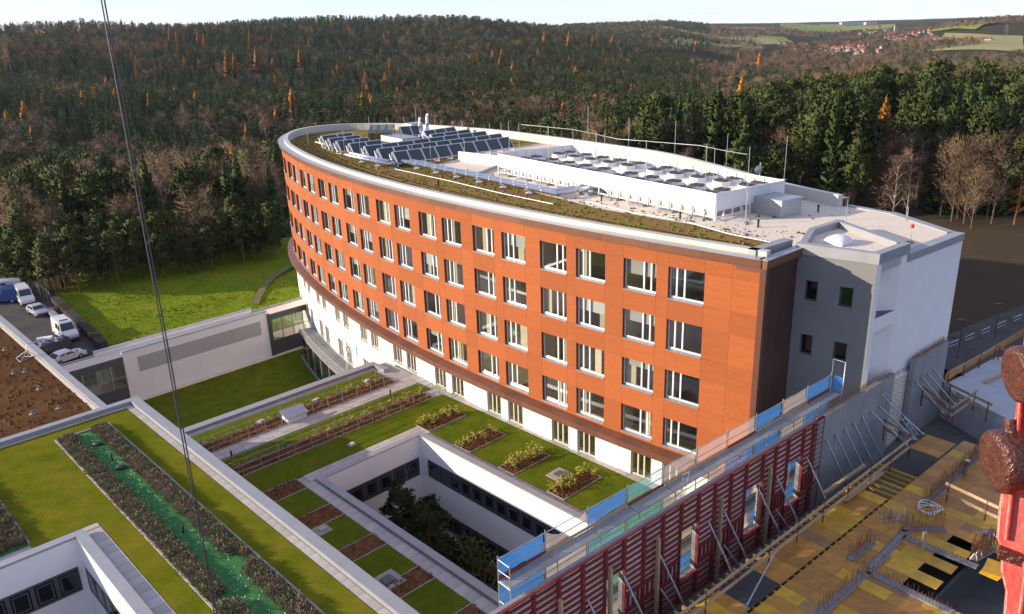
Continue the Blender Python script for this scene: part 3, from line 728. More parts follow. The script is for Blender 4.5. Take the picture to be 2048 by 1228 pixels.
# white ground floor with tall doors; below the garden level two more storeys at the far end
DW = 1.75; DOORS = []
for s0, s1, ty in WINS: DOORS.append((s1 - DW, s1) if ty == 0 else (s0, s0 + DW))
wg = MB(); prev = 0.0
GARDEN_S = 38.5
for s0, s1 in DOORS:
    strip(wg, prev, s0, -.34, -.02, -8.3, 3.0)
    if s0 > GARDEN_S:
        strip(wg, s0, s1, -.34, -.02, -8.3, -4.38, 9); strip(wg, s0, s1, -.34, -.02, -2.1, .08, 9)
    else: strip(wg, s0, s1, -.34, -.02, -8.3, .02, 9)
    strip(wg, s0, s1, -.34, -.02, 2.3, 3.0, 9); prev = s1
strip(wg, prev, STOT, -.34, -.02, -8.3, 3.0)
wg.build('ground_floor_wall', M['white_render'], ward)
def door_meshes(h):
    f = MB(); y0, y1 = -.24, -.15; W2 = DW / 2
    f.box(-W2, W2, y0, y1, 0, .1); f.box(-W2, W2, y0, y1, h - .1, h)
    for x in (-W2 + .045, -.22, .30, W2 - .045): f.box(x - .05, x + .05, y0, y1 + .01, .1, h - .1)
    f.box(-W2 - .02, -W2, -.3, .0, 0, h)
    s = MB(); s.box(-W2, W2, -.15, .05, -.03, .02); p = MB(); p.box(-W2 + .09, W2 - .09, -.205, -.195, .1, h - .1)
    return f.mesh('tall_window', M['cream_frame']), s.mesh('sill', M['paver']), p.mesh('pane', M['glass'])
DM = door_meshes(2.22); 
for s0, s1 in DOORS:
    mid, rz, ln = frame_at(s0, s1)
    for z in ([.08, -4.38] if s0 > GARDEN_S else [.05]):
        wn = inst('tall_window', DM[0], ward, (mid.x - ward.location.x, mid.y - ward.location.y, z), rz); inst('sill', DM[1], wn); inst('pane', DM[2], wn)
# eaves: brown fascia, metal gutter sheet, cream upstand
s = 0.0
while s < STOT - .3:
    e = min(s + 3.82, STOT)
    b = MB(); strip(b, s, e - .012, -.25, .32, 17.3, 17.8); b.build('fascia_panel', M['brown_metal'], ward)
    b = MB(); strip(b, s, e - .008, -.42, .36, 17.803, 17.83); b.build('gutter_sheet', M['silver'], ward)
    b = MB(); strip(b, s, e - .008, -.95, -.42, 17.0, 18.15); b.build('parapet_coping', M['cream_metal'], ward); s = e
# dark end wall and its cap
c0 = Vector(at(1534, 526, 17.8)[:2]); SEAM = Vector((17.75, 47.75))
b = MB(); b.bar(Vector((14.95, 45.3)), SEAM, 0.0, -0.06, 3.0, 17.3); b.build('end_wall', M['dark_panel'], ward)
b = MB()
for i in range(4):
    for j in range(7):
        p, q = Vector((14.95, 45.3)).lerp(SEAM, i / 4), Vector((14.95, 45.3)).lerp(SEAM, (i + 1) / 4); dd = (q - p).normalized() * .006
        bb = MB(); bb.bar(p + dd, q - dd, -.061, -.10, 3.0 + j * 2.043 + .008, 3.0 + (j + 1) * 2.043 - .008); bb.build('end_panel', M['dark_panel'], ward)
b = MB(); b.bar(Vector((14.7, 44.95)), Vector((14.97, 45.33)), -.3, .06, 3.0, 17.3); b.build('corner_strip', M['brown_metal'], ward)
b = MB(); b.bar(Vector((14.75, 45.08)), SEAM, -.35, .22, 17.3, 17.8); b.build('fascia_panel', M['brown_metal'], ward)
b = MB(); b.bar(Vector((14.72, 45.05)), SEAM, -.38, .25, 17.803, 17.83); b.build('gutter_sheet', M['silver'], ward)
b = MB(); b.bar(Vector((14.45, 46.2)), SEAM + Vector((-.3, .75)), -.28, .35, 17.0, 18.15); b.build('parapet_coping', M['coping'], ward)

b = MB(); b.prism([C(.05, .2), C(.05, -1.4), C(1.6, -1.4), C(1.6, .2)], 17.0, 17.795); b.build('corner_block', M['brown_metal'], ward)
# roof surfaces
roof_poly = [C(STOT * i / 110, -.9) for i in range(111)] + [Vector((28.6, 58.2)), Vector((29.9, 51.9)), Vector((22.5, 46.4)), Vector((18.2, 48.2))]
b = MB(); b.poly([(p.x, p.y, 17.2) for p in roof_poly][::-1]); o = b.build('sedum_roof', M['sedum'], ward)
me = o.data
if me.polygons[0].normal.z < 0: me.flip_normals()
gp = [P2(1560, 487, 17.22), P2(1400, 452, 17.22), P2(1200, 418, 17.22), P2(1080, 388, 17.22), P2(985, 352, 17.22), P2(905, 338, 17.22), P2(860, 333, 17.22), P2(985, 300, 17.22), P2(1120, 282, 17.22), (14.5, 83.5), (19.6, 72), (21.9, 66.8), (25.6, 62), (28.5, 58.0), (29.85, 52.0), (22.6, 46.5), (18.3, 48.3)]
b = MB(); b.poly([(x, y, 17.235) for x, y in gp]); o = b.build('gravel_roof', M['gravel'], ward)
if o.data.polygons[0].normal.z < 0: o.data.flip_normals()
rp = random.Random(3); b = MB()    # loose stones and moss tufts on the roof
for i in range(2600):
    s_, o_ = rp.uniform(1, 92), -rp.uniform(1.1, 9.5) if rp.random() < .75 else -rp.uniform(1.1, 18)
    p = C(s_, o_); r = rp.uniform(.08, .24); b.cur = rp.choice((0, 0, 1))
    q = [(p.x + r * math.cos(a_ * 1.57 + i), p.y + r * math.sin(a_ * 1.57 + i), 17.2) for a_ in range(4)]
    b.add(q + [(p.x, p.y, 17.2 + r * rp.uniform(.4, .8))], [(0, 1, 4), (1, 2, 4), (2, 3, 4), (3, 0, 4)])
M['moss'] = mat('moss', (0.10, 0.12, 0.02), 0.95, var=(0.15, 0.14, 0.03), scale=2); M['sedum_red'] = mat('sedum_red', (0.17, 0.075, 0.04), 0.95, var=(0.2, 0.12, 0.06), scale=3)
b.build('sedum_tufts', [M['sedum_red'], M['moss']], ward, 'stuff')

# ================================================================ stair block at the near end: grey and white render
SB = empty('stair_block', (20, 42, 0), 'white and grey rendered stair block at the end of the orange ward', 'building')
S_ = Vector((17.75, 47.75)); N_ = Vector(at(1758, 508, 18.05)[:2]); R_ = Vector(at(1819, 486, 18.05)[:2]); F_ = Vector(at(1928, 466, 17.35)[:2]); K_ = Vector(at(1789, 424, 17.35)[:2]); B_ = Vector((26.6, 61.6)); TL = Vector(at(1618, 456, 18.05)[:2])
dNF = (F_ - N_).normalized(); R_ = N_ + dNF * (R_ - N_).dot(dNF); inn = Vector((-dNF.y, dNF.x))
def wq(px, py, pl0, pl1):
    """point on the vertical wall plane through pl0-pl1 seen at a photo pixel"""
    d = FW * FPX + IRT * (px - 1024) - IUP * (py - 614); dd = (pl1 - pl0).normalized(); nn = Vector((-dd.y, dd.x)); t = pl0.dot(nn) / (d.x * nn.x + d.y * nn.y)
    return (Vector((d.x * t, d.y * t)) - pl0).dot(dd), CAM_Z + d.z * t
# white wall with two triangular niches
LW = (F_ - N_).length; wl = MB(); WP = lambda s_, off, z: (*(N_ + dNF * s_ + inn * off), z)
n1 = [wq(1753, 638, N_, F_), wq(1789, 624, N_, F_), wq(1806, 513, N_, F_)]
sA, sB = 0.5, n1[1][0]; sB = min(max(sB, 1.9), 3.0)
zn = [(n1[0][1] + .05, n1[2][1] + .02), (n1[0][1] - 4.9, n1[0][1] - 0.85)]
zs = [2.0, zn[1][0], zn[1][1], zn[0][0], zn[0][1], 16.85]
def wbox(s0, s1, z0, z1): wl.prism([N_ + dNF * s0, N_ + dNF * s1, N_ + dNF * s1 + inn * .5, N_ + dNF * s0 + inn * .5], z0, z1)
wl.prism([N_ + dNF * .002, N_ + dNF * sA, N_ + dNF * sA + inn * .5, N_ + dNF * .3 + inn * .5], 2.0, 16.85); wbox(sB, LW, 2.0, 16.85)
for i in (0, 2, 4): wbox(sA, sB, zs[i], zs[i + 1])
wl.build('end_wall', M['white_render'], SB)
for z0, z1 in zn:
    b = MB(); ap = N_ + dNF * (sA + (sB - sA) * .42) + inn * .95; l_ = N_ + dNF * sA; r_ = N_ + dNF * sB
    b.quad((*l_, z0), (*ap, z0), (*ap, z1), (*l_, z1)); b.quad((*ap, z0), (*r_, z0), (*r_, z1), (*ap, z1)); b.build('niche', M['white_render'], SB)
    b = MB(); b.add([(*l_, z0 + .003), (*r_, z0 + .003), (*ap, z0 + .003)], [(0, 1, 2)]); b.build('niche_sill', M['dark_metal'], SB)  # dark sheet over the niche floor: its shadow put into the colour
# grey wall with four small windows, cut as boxes round the openings
dSN = (N_ - S_).normalized(); LG = (N_ - S_).length; inG = Vector((-dSN.y, dSN.x))
gw = MB()
wins = []
for a_, b_ in (((1611, 561), (1626, 603)), ((1680, 574), (1701, 617)), ((1602, 668), (1616, 710)), ((1670, 684), (1688, 724))):
    u0, z1_ = wq(*a_, S_, N_); u1, z0_ = wq(*b_, S_, N_); wins.append((u0, max(u1, u0 + .75), z0_, z1_ + .05))
def gbox(u0, u1, z0, z1): gw.prism([S_ + dSN * u0, S_ + dSN * u1, S_ + dSN * u1 + inG * .4, S_ + dSN * u0 + inG * .4], z0, z1)
colA = (min(wins[0][0], wins[2][0]), max(wins[0][1], wins[2][1])); colB = (min(wins[1][0], wins[3][0]), max(wins[1][1], wins[3][1]))
gbox(0, colA[0], 2, 17.4); gbox(colA[1], colB[0], 2, 17.4); gbox(colB[1], LG - .002, 2, 17.4)
for cc, ws in ((colA, (wins[0], wins[2])), (colB, (wins[1], wins[3]))):
    gbox(*cc, 2, ws[1][2]); gbox(*cc, ws[1][3], ws[0][2]); gbox(*cc, ws[0][3], 17.4)
    for (u0, u1, z0, z1) in ws:
        P_ = lambda u, o_, z: (*(S_ + dSN * u + inG * o_), z)
        fr = MB()
        for (a0, a1, c0_, c1_) in ((cc[0], cc[1], z0, z0 + .09), (cc[0], cc[1], z1 - .09, z1), (cc[0], cc[0] + .09, z0 + .09, z1 - .09), (cc[1] - .09, cc[1], z0 + .09, z1 - .09)):
            fr.prism([S_ + dSN * a0 + inG * .16, S_ + dSN * a1 + inG * .16, S_ + dSN * a1 + inG * .24, S_ + dSN * a0 + inG * .24], c0_, c1_)
        wn = fr.build('window', M['grey_frame'], SB)
        b = MB(); b.quad(P_(cc[0] + .09, .2, z0 + .09), P_(cc[1] - .09, .2, z0 + .09), P_(cc[1] - .09, .2, z1 - .09), P_(cc[0] + .09, .2, z1 - .09)); b.build('pane', M['dark_glass'], wn)
        b = MB(); b.prism([S_ + dSN * (cc[0] - .05) - inG * .08, S_ + dSN * (cc[1] + .05) - inG * .08, S_ + dSN * (cc[1] + .05) + inG * .16, S_ + dSN * (cc[0] - .05) + inG * .16], z0 - .05, z0 - .004); b.build('sill', M['silver'], wn)
gw.build('side_wall', M['grey_render'], SB)
b = MB(); b.prism([S_ + inG * .8, N_ + inG * .7 + inn * .6, F_ + inn * .6 - dNF * .5, K_ - dNF * .5, S_ + Vector((2, 6))], 2, 3); b.build('floor_slab', M['room_floor'], SB)
b = MB(); b.bar(F_, K_, .0, .45, -6.6, 16.85); b.build('back_wall', M['white_render'], SB)
b = MB(); b.bar(K_, B_, .0, .45, -6.6, 16.85); b.build('back_wall', M['dark_panel'], SB)
# copings
def cop(name, p, q, o0, o1, z0, z1, m='coping'): b = MB(); b.bar(p, q, o0, o1, z0, z1); return b.build(name, M[m], SB)
cop('coping', R_ + dNF * .02, F_ + dNF * .06, -.06, .62, 16.86, 17.35); cop('coping', F_ + inn * .63, K_, -.08, .55, 16.86, 17.35); cop('coping', K_, B_, -.08, .5, 16.86, 17.3)
TR = TL + (R_ - N_)
cop('tower_wall', TL, TR, .0, -.3, 16.5, 17.4, 'white_render'); cop('tower_wall', S_ + inG * .41, TL, 0, -.25, 16.5, 17.4, 'white_render'); cop('tower_wall', R_ + inn * .51, TR, .3, 0, 16.5, 17.4, 'white_render')
b = MB(); b.prism([N_ + dNF * .003, R_, R_ + inn * .5, N_ + inn * .5], 16.851, 17.4); b.build('tower_wall', M['white_render'], SB)
cop('tower_coping', S_ - dSN * .1, N_ + dSN * .08, -.07, .42, 17.401, 18.05); cop('tower_coping', N_ + inn * .35 , R_ + inn * .35 + dNF * .05, -.43, .07, 17.403, 18.052)
cop('tower_coping', R_ + inn * .43, TR, -.05, .4, 17.402, 18.051); cop('tower_coping', TR, TL, 0, .4, 17.404, 18.053); cop('tower_coping', TL, S_ + inG * .42, 0, .4, 17.405, 18.054)
b = MB(); b.poly([(*p, 17.6) for p in (S_ + inG * .3, N_ + inG * .3, R_ + inn * .3, TR, TL)]); o = b.build('gravel_roof', M['gravel'], SB)
if o.data.polygons[0].normal.z < 0: o.data.flip_normals()
# dome skylight
M['dome'] = mat('dome', (0.80, 0.74, 0.80), 0.25); M['plastic_white'] = mat('plastic_white', (0.82, 0.82, 0.82), 0.5)
sk = at(1676, 486, 17.62); e = empty('dome_skylight', sk, 'white domed skylight on the gravel roof of the stair block', 'skylight', rz=math.atan2(dNF.y, dNF.x))
b = MB(); b.prism([(-.75, -.75), (.75, -.75), (.75, .75), (-.75, .75)], 0, .3); inst('curb', b.mesh('curb', M['plastic_white']), e)
b = MB(); b.lathe([(.98, 0), (.9, .12), (.7, .26), (.4, .36), (.05, .39)], n=4); me = b.mesh('dome', M['dome']); inst('dome', me, e, (0, 0, .3), rz=math.pi / 4); e.scale = (.85, .85, .8)
# ================================================================ low blocks with roof gardens
UO = Vector((-13.92, 51.44)); UA = Vector((0.7227, 0.6911)); UB = Vector((0.6911, -0.7227)); UVROT = math.atan2(UA.y, UA.x)
def UV(u, v): return UO + UA * u + UB * v
def UVZ(u, v, z): p = UV(u, v); return Vector((p.x, p.y, z))
def rect(mb, u0, u1, v0, v1, z0, z1): mb.prism([UV(u0, v0), UV(u1, v0), UV(u1, v1), UV(u0, v1)], z0, z1); return mb
def slab(name, parent, m, u0, u1, v0, v1, z0, z1): return rect(MB(), u0, u1, v0, v1, z0, z1).build(name, M[m], parent)
def pavers(parent, u0, u1, v0, v1, z, size=1.2, name='paver'):
    """run of slabs laid with open joints; meshes shared by size"""
    nu = max(1, round((u1 - u0) / size)); nv = max(1, round((v1 - v0) / size)); du, dv = (u1 - u0) / nu, (v1 - v0) / nv
    key = ('pav', round(du, 2), round(dv, 2))
    if key not in PM:
        b = MB(); b.box(-du / 2 + .012, du / 2 - .012, -dv / 2 + .012, dv / 2 - .012, -.03, .03); PM[key] = b.mesh('paver', M['paver'])
    q = parent.location
    for i in range(nu):
        for j in range(nv):
            p = UV(u0 + (i + .5) * du, v0 + (j + .5) * dv); inst(name, PM[key], parent, (p.x - q.x, p.y - q.y, z - q.z + random.uniform(-.004, .004)), UVROT)
def ring_walls(parent, u0, u1, v0, v1, zt, zb, cw, m_in='white_render'):
    """light court: four walls, floor and a metal coping round the hole"""
    t = .3
    for nm, (a, b_, c, d) in {'court_wall': (u0 - t, u1 + t, v0 - t, v0), 'court_wall.': (u0 - t, u1 + t, v1, v1 + t), 'court_wall..': (u0 - t, u0, v0, v1), 'court_wall...': (u1, u1 + t, v0, v1)}.items():
        slab('court_wall', parent, m_in, a, b_, c, d, zb, zt - .1)
    for (a, b_, c, d) in ((u0 - cw, u1 + cw, v0 - cw, v0 - .0), (u0 - cw, u1 + cw, v1, v1 + cw), (u0 - cw, u0 + .0, v0, v1), (u1, u1 + cw, v0, v1)):
        slab('coping', parent, 'coping', a - .0, b_, c, d, zt - .095, zt)
def ribbon(parent, p0, p1, z0, z1, n, out=.03):
    """band of dark framed windows along plan line p0-p1 (seen from its right-hand side)"""
    p0, p1 = Vector(p0), Vector(p1); L = (p1 - p0).length; w = L / n; rz = math.atan2(*(p1 - p0).yx); h = z1 - z0
    key = ('rib', round(w, 2), round(h, 2))
    if key not in PM:
        f = MB(); f.box(-w / 2, w / 2, -out, .0, 0, .13); f.box(-w / 2, w / 2, -out, 0, h - .13, h); f.box(-w / 2, -w / 2 + .11, -out, 0, .13, h - .13); f.box(w / 2 - .11, w / 2, -out, 0, .13, h - .13)
        s0 = .2; f.box(-w / 2 + s0, w / 2 - s0, -out - .03, -out + .02, .24, .31); f.box(-w / 2 + s0, w / 2 - s0, -out - .03, -out + .02, h - .31, h - .24)
        f.box(-w / 2 + s0, -w / 2 + s0 + .07, -out - .03, -out + .02, .31, h - .31); f.box(w / 2 - s0 - .07, w / 2 - s0, -out - .03, -out + .02, .31, h - .31)
        g = MB(); g.quad((-w / 2 + .1, -.012, .1), (w / 2 - .1, -.012, .1), (w / 2 - .1, -.012, h - .1), (-w / 2 + .1, -.012, h - .1))
        PM[key] = (f.mesh('window', M['grey_frame']), g.mesh('pane', M['black_glass']))
    q = parent.location
    for i in range(n):
        c = p0.lerp(p1, (i + .5) / n); o = inst('window', PM[key][0], parent, (c.x - q.x, c.y - q.y, z0 - q.z), rz); inst('pane', PM[key][1], o)
M['black_glass'] = mat('black_glass', (0.012, 0.014, 0.016), 0.06, spec=0.8)
M['turf'] = mat('turf', (0.062, 0.108, 0.006), 0.95, var=(0.145, 0.150, 0.014), scale=0.5, amt=0.75, bump=0.4, bscale=14, detail=12, nrough=.82)
M['turf_dry'] = mat('turf_dry', (0.092, 0.120, 0.006), 0.95, var=(0.205, 0.172, 0.016), scale=0.4, amt=0.75, bump=0.4, bscale=14, detail=12, nrough=.82)
M['mulch'] = mat('mulch', (0.16, 0.075, 0.04), 0.95, var=(0.24, 0.12, 0.05), scale=2.5, amt=.7, bump=1, bscale=8, detail=8)

GB = empty('roof_garden_block', (*UV(4, 0), 0), 'low block with striped lawn roof garden and deep light court', 'building')
CU0, CU1, CV0, CV1 = 0.0, 8.8, -0.35, 18.4
b = MB()
for a in ((-7.1, 16.4, -15.6, CV0 - .3), (-7.1, CU0 - .3, CV0 - .3, CV1 + .3), (CU1 + .3, 16.4, CV0 - .3, CV1 + .3), (-7.1, 16.4, CV1 + .3, 27.2)): rect(b, *a, -.6, -.02)
b.build('roof_slab', M['paver'], GB)
slab('garden_wall', GB, 'white_render', -7.1, 15.6, -15.9, -15.55, -8.3, -.03)
ring_walls(GB, CU0, CU1, CV0, CV1, .3, -8.3, .55)
slab('court_floor', GB, 'soil', CU0, CU1, CV0, CV1, -8.4, -8.1)
ribbon(GB, UV(CU1 - .02, CV0 + .9), UV(CU1 - .02, CV1 - .6), -3.1, -1.55, 13)
ribbon(GB, UV(CU0 + .5, CV0 + .02), UV(CU1 - .25, CV0 + .02), -3.2, -1.6, 6)
ribbon(GB, UV(CU1 - .02, CV0 + .9), UV(CU1 - .02, CV1 - .6), -7.3, -5.7, 13)
ribbon(GB, UV(CU0 + .5, CV0 + .02), UV(CU1 - .25, CV0 + .02), -7.3, -5.7, 6)
slab('parapet_coping', GB, 'coping', -7.0, 15.2, -15.95, -15.15, -.02, .32)
slab('parapet_coping', GB, 'coping', 14.65, 15.2, -15.145, -13.4, -.02, .32)
def turf(parent, u0, u1, v0, v1, z=.08, m='turf', name='lawn'): return slab(name, parent, m, u0, u1, v0, v1, z - .1, z)
pavers(GB, -7, 14.6, -15.1, -14.55, .04, 1.1)
turf(GB, -7, 14.1, -14.5, -12.62); turf(GB, -7, 15.3, -8.95, -7.12); turf(GB, -7, 15.3, -5.3, -2.15)
pavers(GB, -7, 15.3, -10.55, -9.0, .03, 0.85)
pavers(GB, -.85, 9.9, -2.1, -.95, .03, 0.6); pavers(GB, -1.45, -.6, -.9, 19.2, .03, .85); pavers(GB, 9.4, 9.95, -.9, 19.2, .03, .55)
pavers(GB, 15.4, 16.2, -5, 19.5, .03, 0.8)
BEDS = [(-2.1, -.4), (2.7, 4.45), (7.8, 9.35), (12.7, 14.25), (17.6, 19.2)]
pv = -2.15
for v0, v1 in BEDS:
    if v0 > 0:
        turf(GB, 10.0, 15.3, pv + .06, v0 - .06); turf(GB, -7, -1.5, pv + .06, v0 - .06, m='turf')
    pv = v1
turf(GB, 10.0, 15.3, 17.6, 26); turf(GB, -7, 9.9, 20.4, 26)
for u0, u1 in ((13.97, 15.3),):
    for v0, v1 in BEDS[:4]: turf(GB, 14.02, 15.3, v0 - .06, v1 + .06, z=.0805)
# planting beds: kerb, mulch, leafy plants
M['kerb'] = mat('kerb', (0.40, 0.37, 0.33), 0.9, var=(0.33, 0.30, 0.27), scale=3)
M['leaf_litter'] = mat('leaf_litter', (0.15, 0.065, 0.028), 0.95, var=(0.22, 0.11, 0.04), scale=6, rnd=.2)
M['yellow_leaf'] = mat('yellow_leaf', (0.48, 0.38, 0.04), 0.8, var=(0.26, 0.28, 0.04), scale=2, amt=.6)
def bed(u0, u1, v0, v1, label, leafy=0.0, dense=70, grp='planting beds across the roof garden'):
    e = empty('planting_bed', UVZ((u0 + u1) / 2, (v0 + v1) / 2, 0), label, 'planting bed', grp)
    b = MB(); k = .07
    for a in ((u0 - k, u1 + k, v0 - k, v0), (u0 - k, u1 + k, v1, v1 + k), (u0 - k, u0, v0, v1), (u1, u1 + k, v0, v1)): rect(b, *a, -.03, .12)
    b.build('kerb', M['kerb'], e)
    slab('mulch', e, 'mulch', u0, u1, v0, v1, -.03, .06)
    b = MB(); area = (u1 - u0) * (v1 - v0)
    for i in range(int(area * dense)):
        p = UVZ(random.uniform(u0, u1), random.uniform(v0, v1), random.uniform(.06, .24)); d = Vector((random.gauss(0, 1), random.gauss(0, 1), random.gauss(.4, .6))).normalized() * random.uniform(.1, .22); tri_leaf(b, p, d, d.cross(rv(1)).normalized() * .06)
    b.build('dry_leaves', M['leaf_litter'], e, 'stuff')
    if leafy:
        b = MB()
        for i in range(int((u1 - u0) * leafy * 9)):
            c = UVZ(random.uniform(u0 + .1, u1), v0 + random.random() ** 2 * (v1 - v0) * .8, .05); hh = random.uniform(.3, .75)
            for q in range(22):
                p = c + Vector((random.gauss(0, .12), random.gauss(0, .12), hh * random.random() + .1)); d = rv(1).normalized() * .13; tri_leaf(b, p, d, d.cross(rv(1)).normalized() * .055)
        b.build('leaves', M['yellow_leaf'], e, 'stuff')
ordn = ['nearest the orange facade corner', 'second', 'third', 'fourth']
bed(9.97, 13.95, -2.25, -.6, 'bed with yellow green shrubs at the top corner of the light court', .8)
bed(9.97, 13.85, 2.7, 4.45, 'brown bed with a few yellow shrubs, second from the top along the court', .35)
bed(9.97, 13.8, 7.8, 9.35, 'bed of bushy yellow shrubs, third from the top along the court', 1.0)
bed(10.05, 14.0, 12.7, 14.25, 'bed of yellow shrubs closest to the scaffold beside the court', .8)
for i, (v0, v1) in enumerate(BEDS):
    bed(-6.9, -1.5, v0, v1, ['shaded mulch bed at the upper left corner of the court', 'shaded mulch bed second down the left side of the court', 'shaded mulch bed third down the left side of the court', 'shaded mulch bed fourth down the left side of the court', 'shaded mulch bed at the bottom corner of the court'][i], 0, 40)
bed(-6.9, 14.1, -12.5, -10.65, 'long railed leaf bed next to the outer parapet of the roof garden', .08)
bed(-6.9, 14.3, -7.05, -5.4, 'long railed leaf bed between path and court lawn', .22)
# railings along the two long beds
def railing(name, p0, p1, z, h, n, label, m='galv', rails=2, mids=True):
    e = empty(name, (p0.x, p0.y, z), label, 'railing'); d = p1 - p0
    for i in range(n + 1):
        p = p0.lerp(p1, i / n); b = MB(); b.tube([(p.x, p.y, z), (p.x, p.y, z + h)], .025, 5); b.build('post', M[m], e)
    for k in range(rails):
        zz_ = z + h * (1 - k / rails); b = MB(); b.tube([(p0.x, p0.y, zz_), (p1.x, p1.y, zz_)], .02, 5); b.build('rail', M[m], e)
railing('railing', UV(-6.8, -12.58), UV(16, -12.58), .05, .95, 16, 'thin steel railing on the parapet side of the outer leaf bed')
railing('railing', UV(-6.8, -10.6), UV(14.2, -10.6), .05, .95, 14, 'thin steel railing on the path side of the outer leaf bed')
railing('railing', UV(-6.8, -7.1), UV(15.6, -7.1), .05, .95, 15, 'thin steel railing on the path side of the inner leaf bed')
railing('railing', UV(-6.8, -5.33), UV(15, -5.33), .05, .95, 15, 'thin steel railing on the lawn side of the inner leaf bed')
# white box vent on the path edge
wb = at(590, 838, 0); e = empty('vent_housing', wb, 'white metal vent housing with tilted lid on the garden bed', 'vent', rz=UVROT)
b = MB(); b.box(-.9, .9, -.5, .5, 0, .55); inst('housing', b.mesh('housing', M['plastic_white']), e)
b = MB(); b.prism([(-1.05, -.65), (1.05, -.65), (1.05, .65), (-1.05, .65)], .55, .62); b.v = [(x, y, z + y * .25 + .12) for x, y, z in b.v]; inst('lid', b.mesh('lid', M['silver']), e)
# stone and drain covers on the lawns, bollards
def bollard(p, h, label, r=.07):
    e = empty('bollard_light', p, label, 'bollard', 'black bollard lights'); b = MB(); b.lathe([(r, 0), (r, h * .7)], n=8); b.build; 
    inst('post', b.mesh('post', M['black']), e); b = MB(); b.lathe([(r * 1.25, 0), (r * 1.25, h * .3), (r * .6, h * .33)], n=8); inst('cap', b.mesh('cap', M['black']), e, (0, 0, h * .7))
bollard(at(464, 916, .05), .6, 'black bollard light at the near end of the garden path')
bollard(at(781, 792, .05), .6, 'black bollard light at the facade end of the garden path')
def cover(p, s, label, m='paver'):
    e = empty('drain_cover', p, label, 'drain cover', 'drain covers set in the lawns', rz=UVROT); b = MB(); b.box(-s, s, -s, s, -.02, .04); inst('slab', b.mesh('slab', M['kerb']), e); b = MB(); b.box(-s * .45, s * .45, -s * .45, s * .45, .04, .16); inst('lid', b.mesh('lid', M[m]), e)
cover(at(776, 1162, .1), .8, 'square cover with dark lid in the shaded lawn left of the court', 'dark_metal'); cover(at(1120, 950, .1), .75, 'square cover with dark lid in the lawn beside the lowest shrub bed', 'dark_metal')
cover(at(645, 1060, .1), .5, 'square cover in the shaded lawn upper left of the court'); cover(at(704, 889, .1), .3, 'small pale cover in the lawn above the court corner', 'plastic_white')
cover(at(523, 843, .1), .35, 'small slab at the left end of the parapet lawn'); cover(at(634, 800, .1), .35, 'small slab in the middle of the parapet lawn'); cover(at(735, 762, .1), .35, 'small slab at the facade end of the parapet lawn')
# court pines
t_, c_ = make_pine(7.5, 1.35, 70, 70, bare=.15, leaf=.24); PT, PC = t_.mesh('trunk', M['pine_bark']), c_.mesh('crown', M['pine'])
for px, py, s_, lb in ((800, 975, 1.0, 'dark pine in the upper corner of the light court'), (862, 1010, 1.05, 'dark pine in the middle of the light court'), (945, 1085, 1.15, 'broad dark pine in the lower part of the light court')):
    p = at(px, py, -8.1 + 7 * s_); e = empty('court_pine', (p.x, p.y, -8.1), lb, 'tree', rz=px); e.scale = (s_ * 1.1, s_ * 1.1, s_); inst('trunk', PT, e); inst('crown', PC, e)

# ---------------------------------------------------------------- upper green roof block (front left)
GZR = 4.1
UG = empty('green_roof_block', (*UV(-12, 0), 0), 'front left block with lawn roof, green glass planter strip and white light court', 'building')
QU, QV = -16.7, 0.95
b = MB()
for a in ((-40, -7.1, -15.6, QV - .3), (QU + .3, -7.1, QV - .3, 30), (-40, -30, QV - .3, 30)): rect(b, *a, 3.4, 3.98)
b.build('roof_slab', M['paver'], UG)
slab('garden_side_wall', UG, 'white_render', -7.4, -7.1, -15.6, 30, -8.3, 3.9); slab('far_wall', UG, 'white_render', -40, -7.41, -15.9, -15.6, -8.3, 3.9)
slab('parapet_coping', UG, 'coping', -7.75, -7.05, -15.95, 30, 3.99, 4.4); slab('parapet_coping', UG, 'coping', -40, -7.76, -15.95, -15.35, 3.99, 4.4)
pavers(UG, -8.25, -7.78, -15.3, 24, 4.06, .8); pavers(UG, -26, -8.3, -15.33, -15.0, 4.06, .9)
for nm, a in (('court_wall', (-30, QU + .3, QV - .3, QV)), ('court_wall', (QU, QU + .3, QV, 30)), ('court_wall', (-30, -29.7, QV, 30))): slab(nm, UG, 'white_render', *a, -4, 4.25)
slab('court_coping', UG, 'coping', -30, QU + .55, QV - .55, QV + .04, 4.26, 4.4); slab('court_coping', UG, 'coping', QU - .04, QU + .55, QV + .045, 30, 4.26, 4.4)
slab('court_floor', UG, 'soil', -29.7, QU, QV, 30, -4.2, -4.0)
ribbon(UG, UV(-28, QV + .02), UV(QU - .3, QV + .02), .9, 2.5, 9); ribbon(UG, UV(-28, QV + .02), UV(QU - .3, QV + .02), -3, -1.4, 9)
ribbon(UG, UV(QU - .02, 26), UV(QU - .02, QV + .4), .9, 2.5, 18); ribbon(UG, UV(QU - .02, 26), UV(QU - .02, QV + .4), -3, -1.4, 18)
pavers(UG, QU + .6, QU + 1.45, QV - .5, 22, 4.06, .8); pavers(UG, -27, QU + 1.45, QV - 1.1, QV - .6, 4.06, .9)
b = MB()
PL = [(-13.75, -10.25, -13.1, 26), (-22.3, -18.8, -13.1, -0.75)]
for a in ((-40, -8.3, -14.95, -13.2), (-10.15, -8.3, -13.2, 30), (-18.7, -13.85, -13.2, QV - 1.15), (QU + 1.5, -13.85, QV - 1.15, 30), (-40, -22.4, -13.2, QV - 1.15)): rect(b, *a, 3.985, GZR)
b.build('lawn', M['turf_dry'], UG)
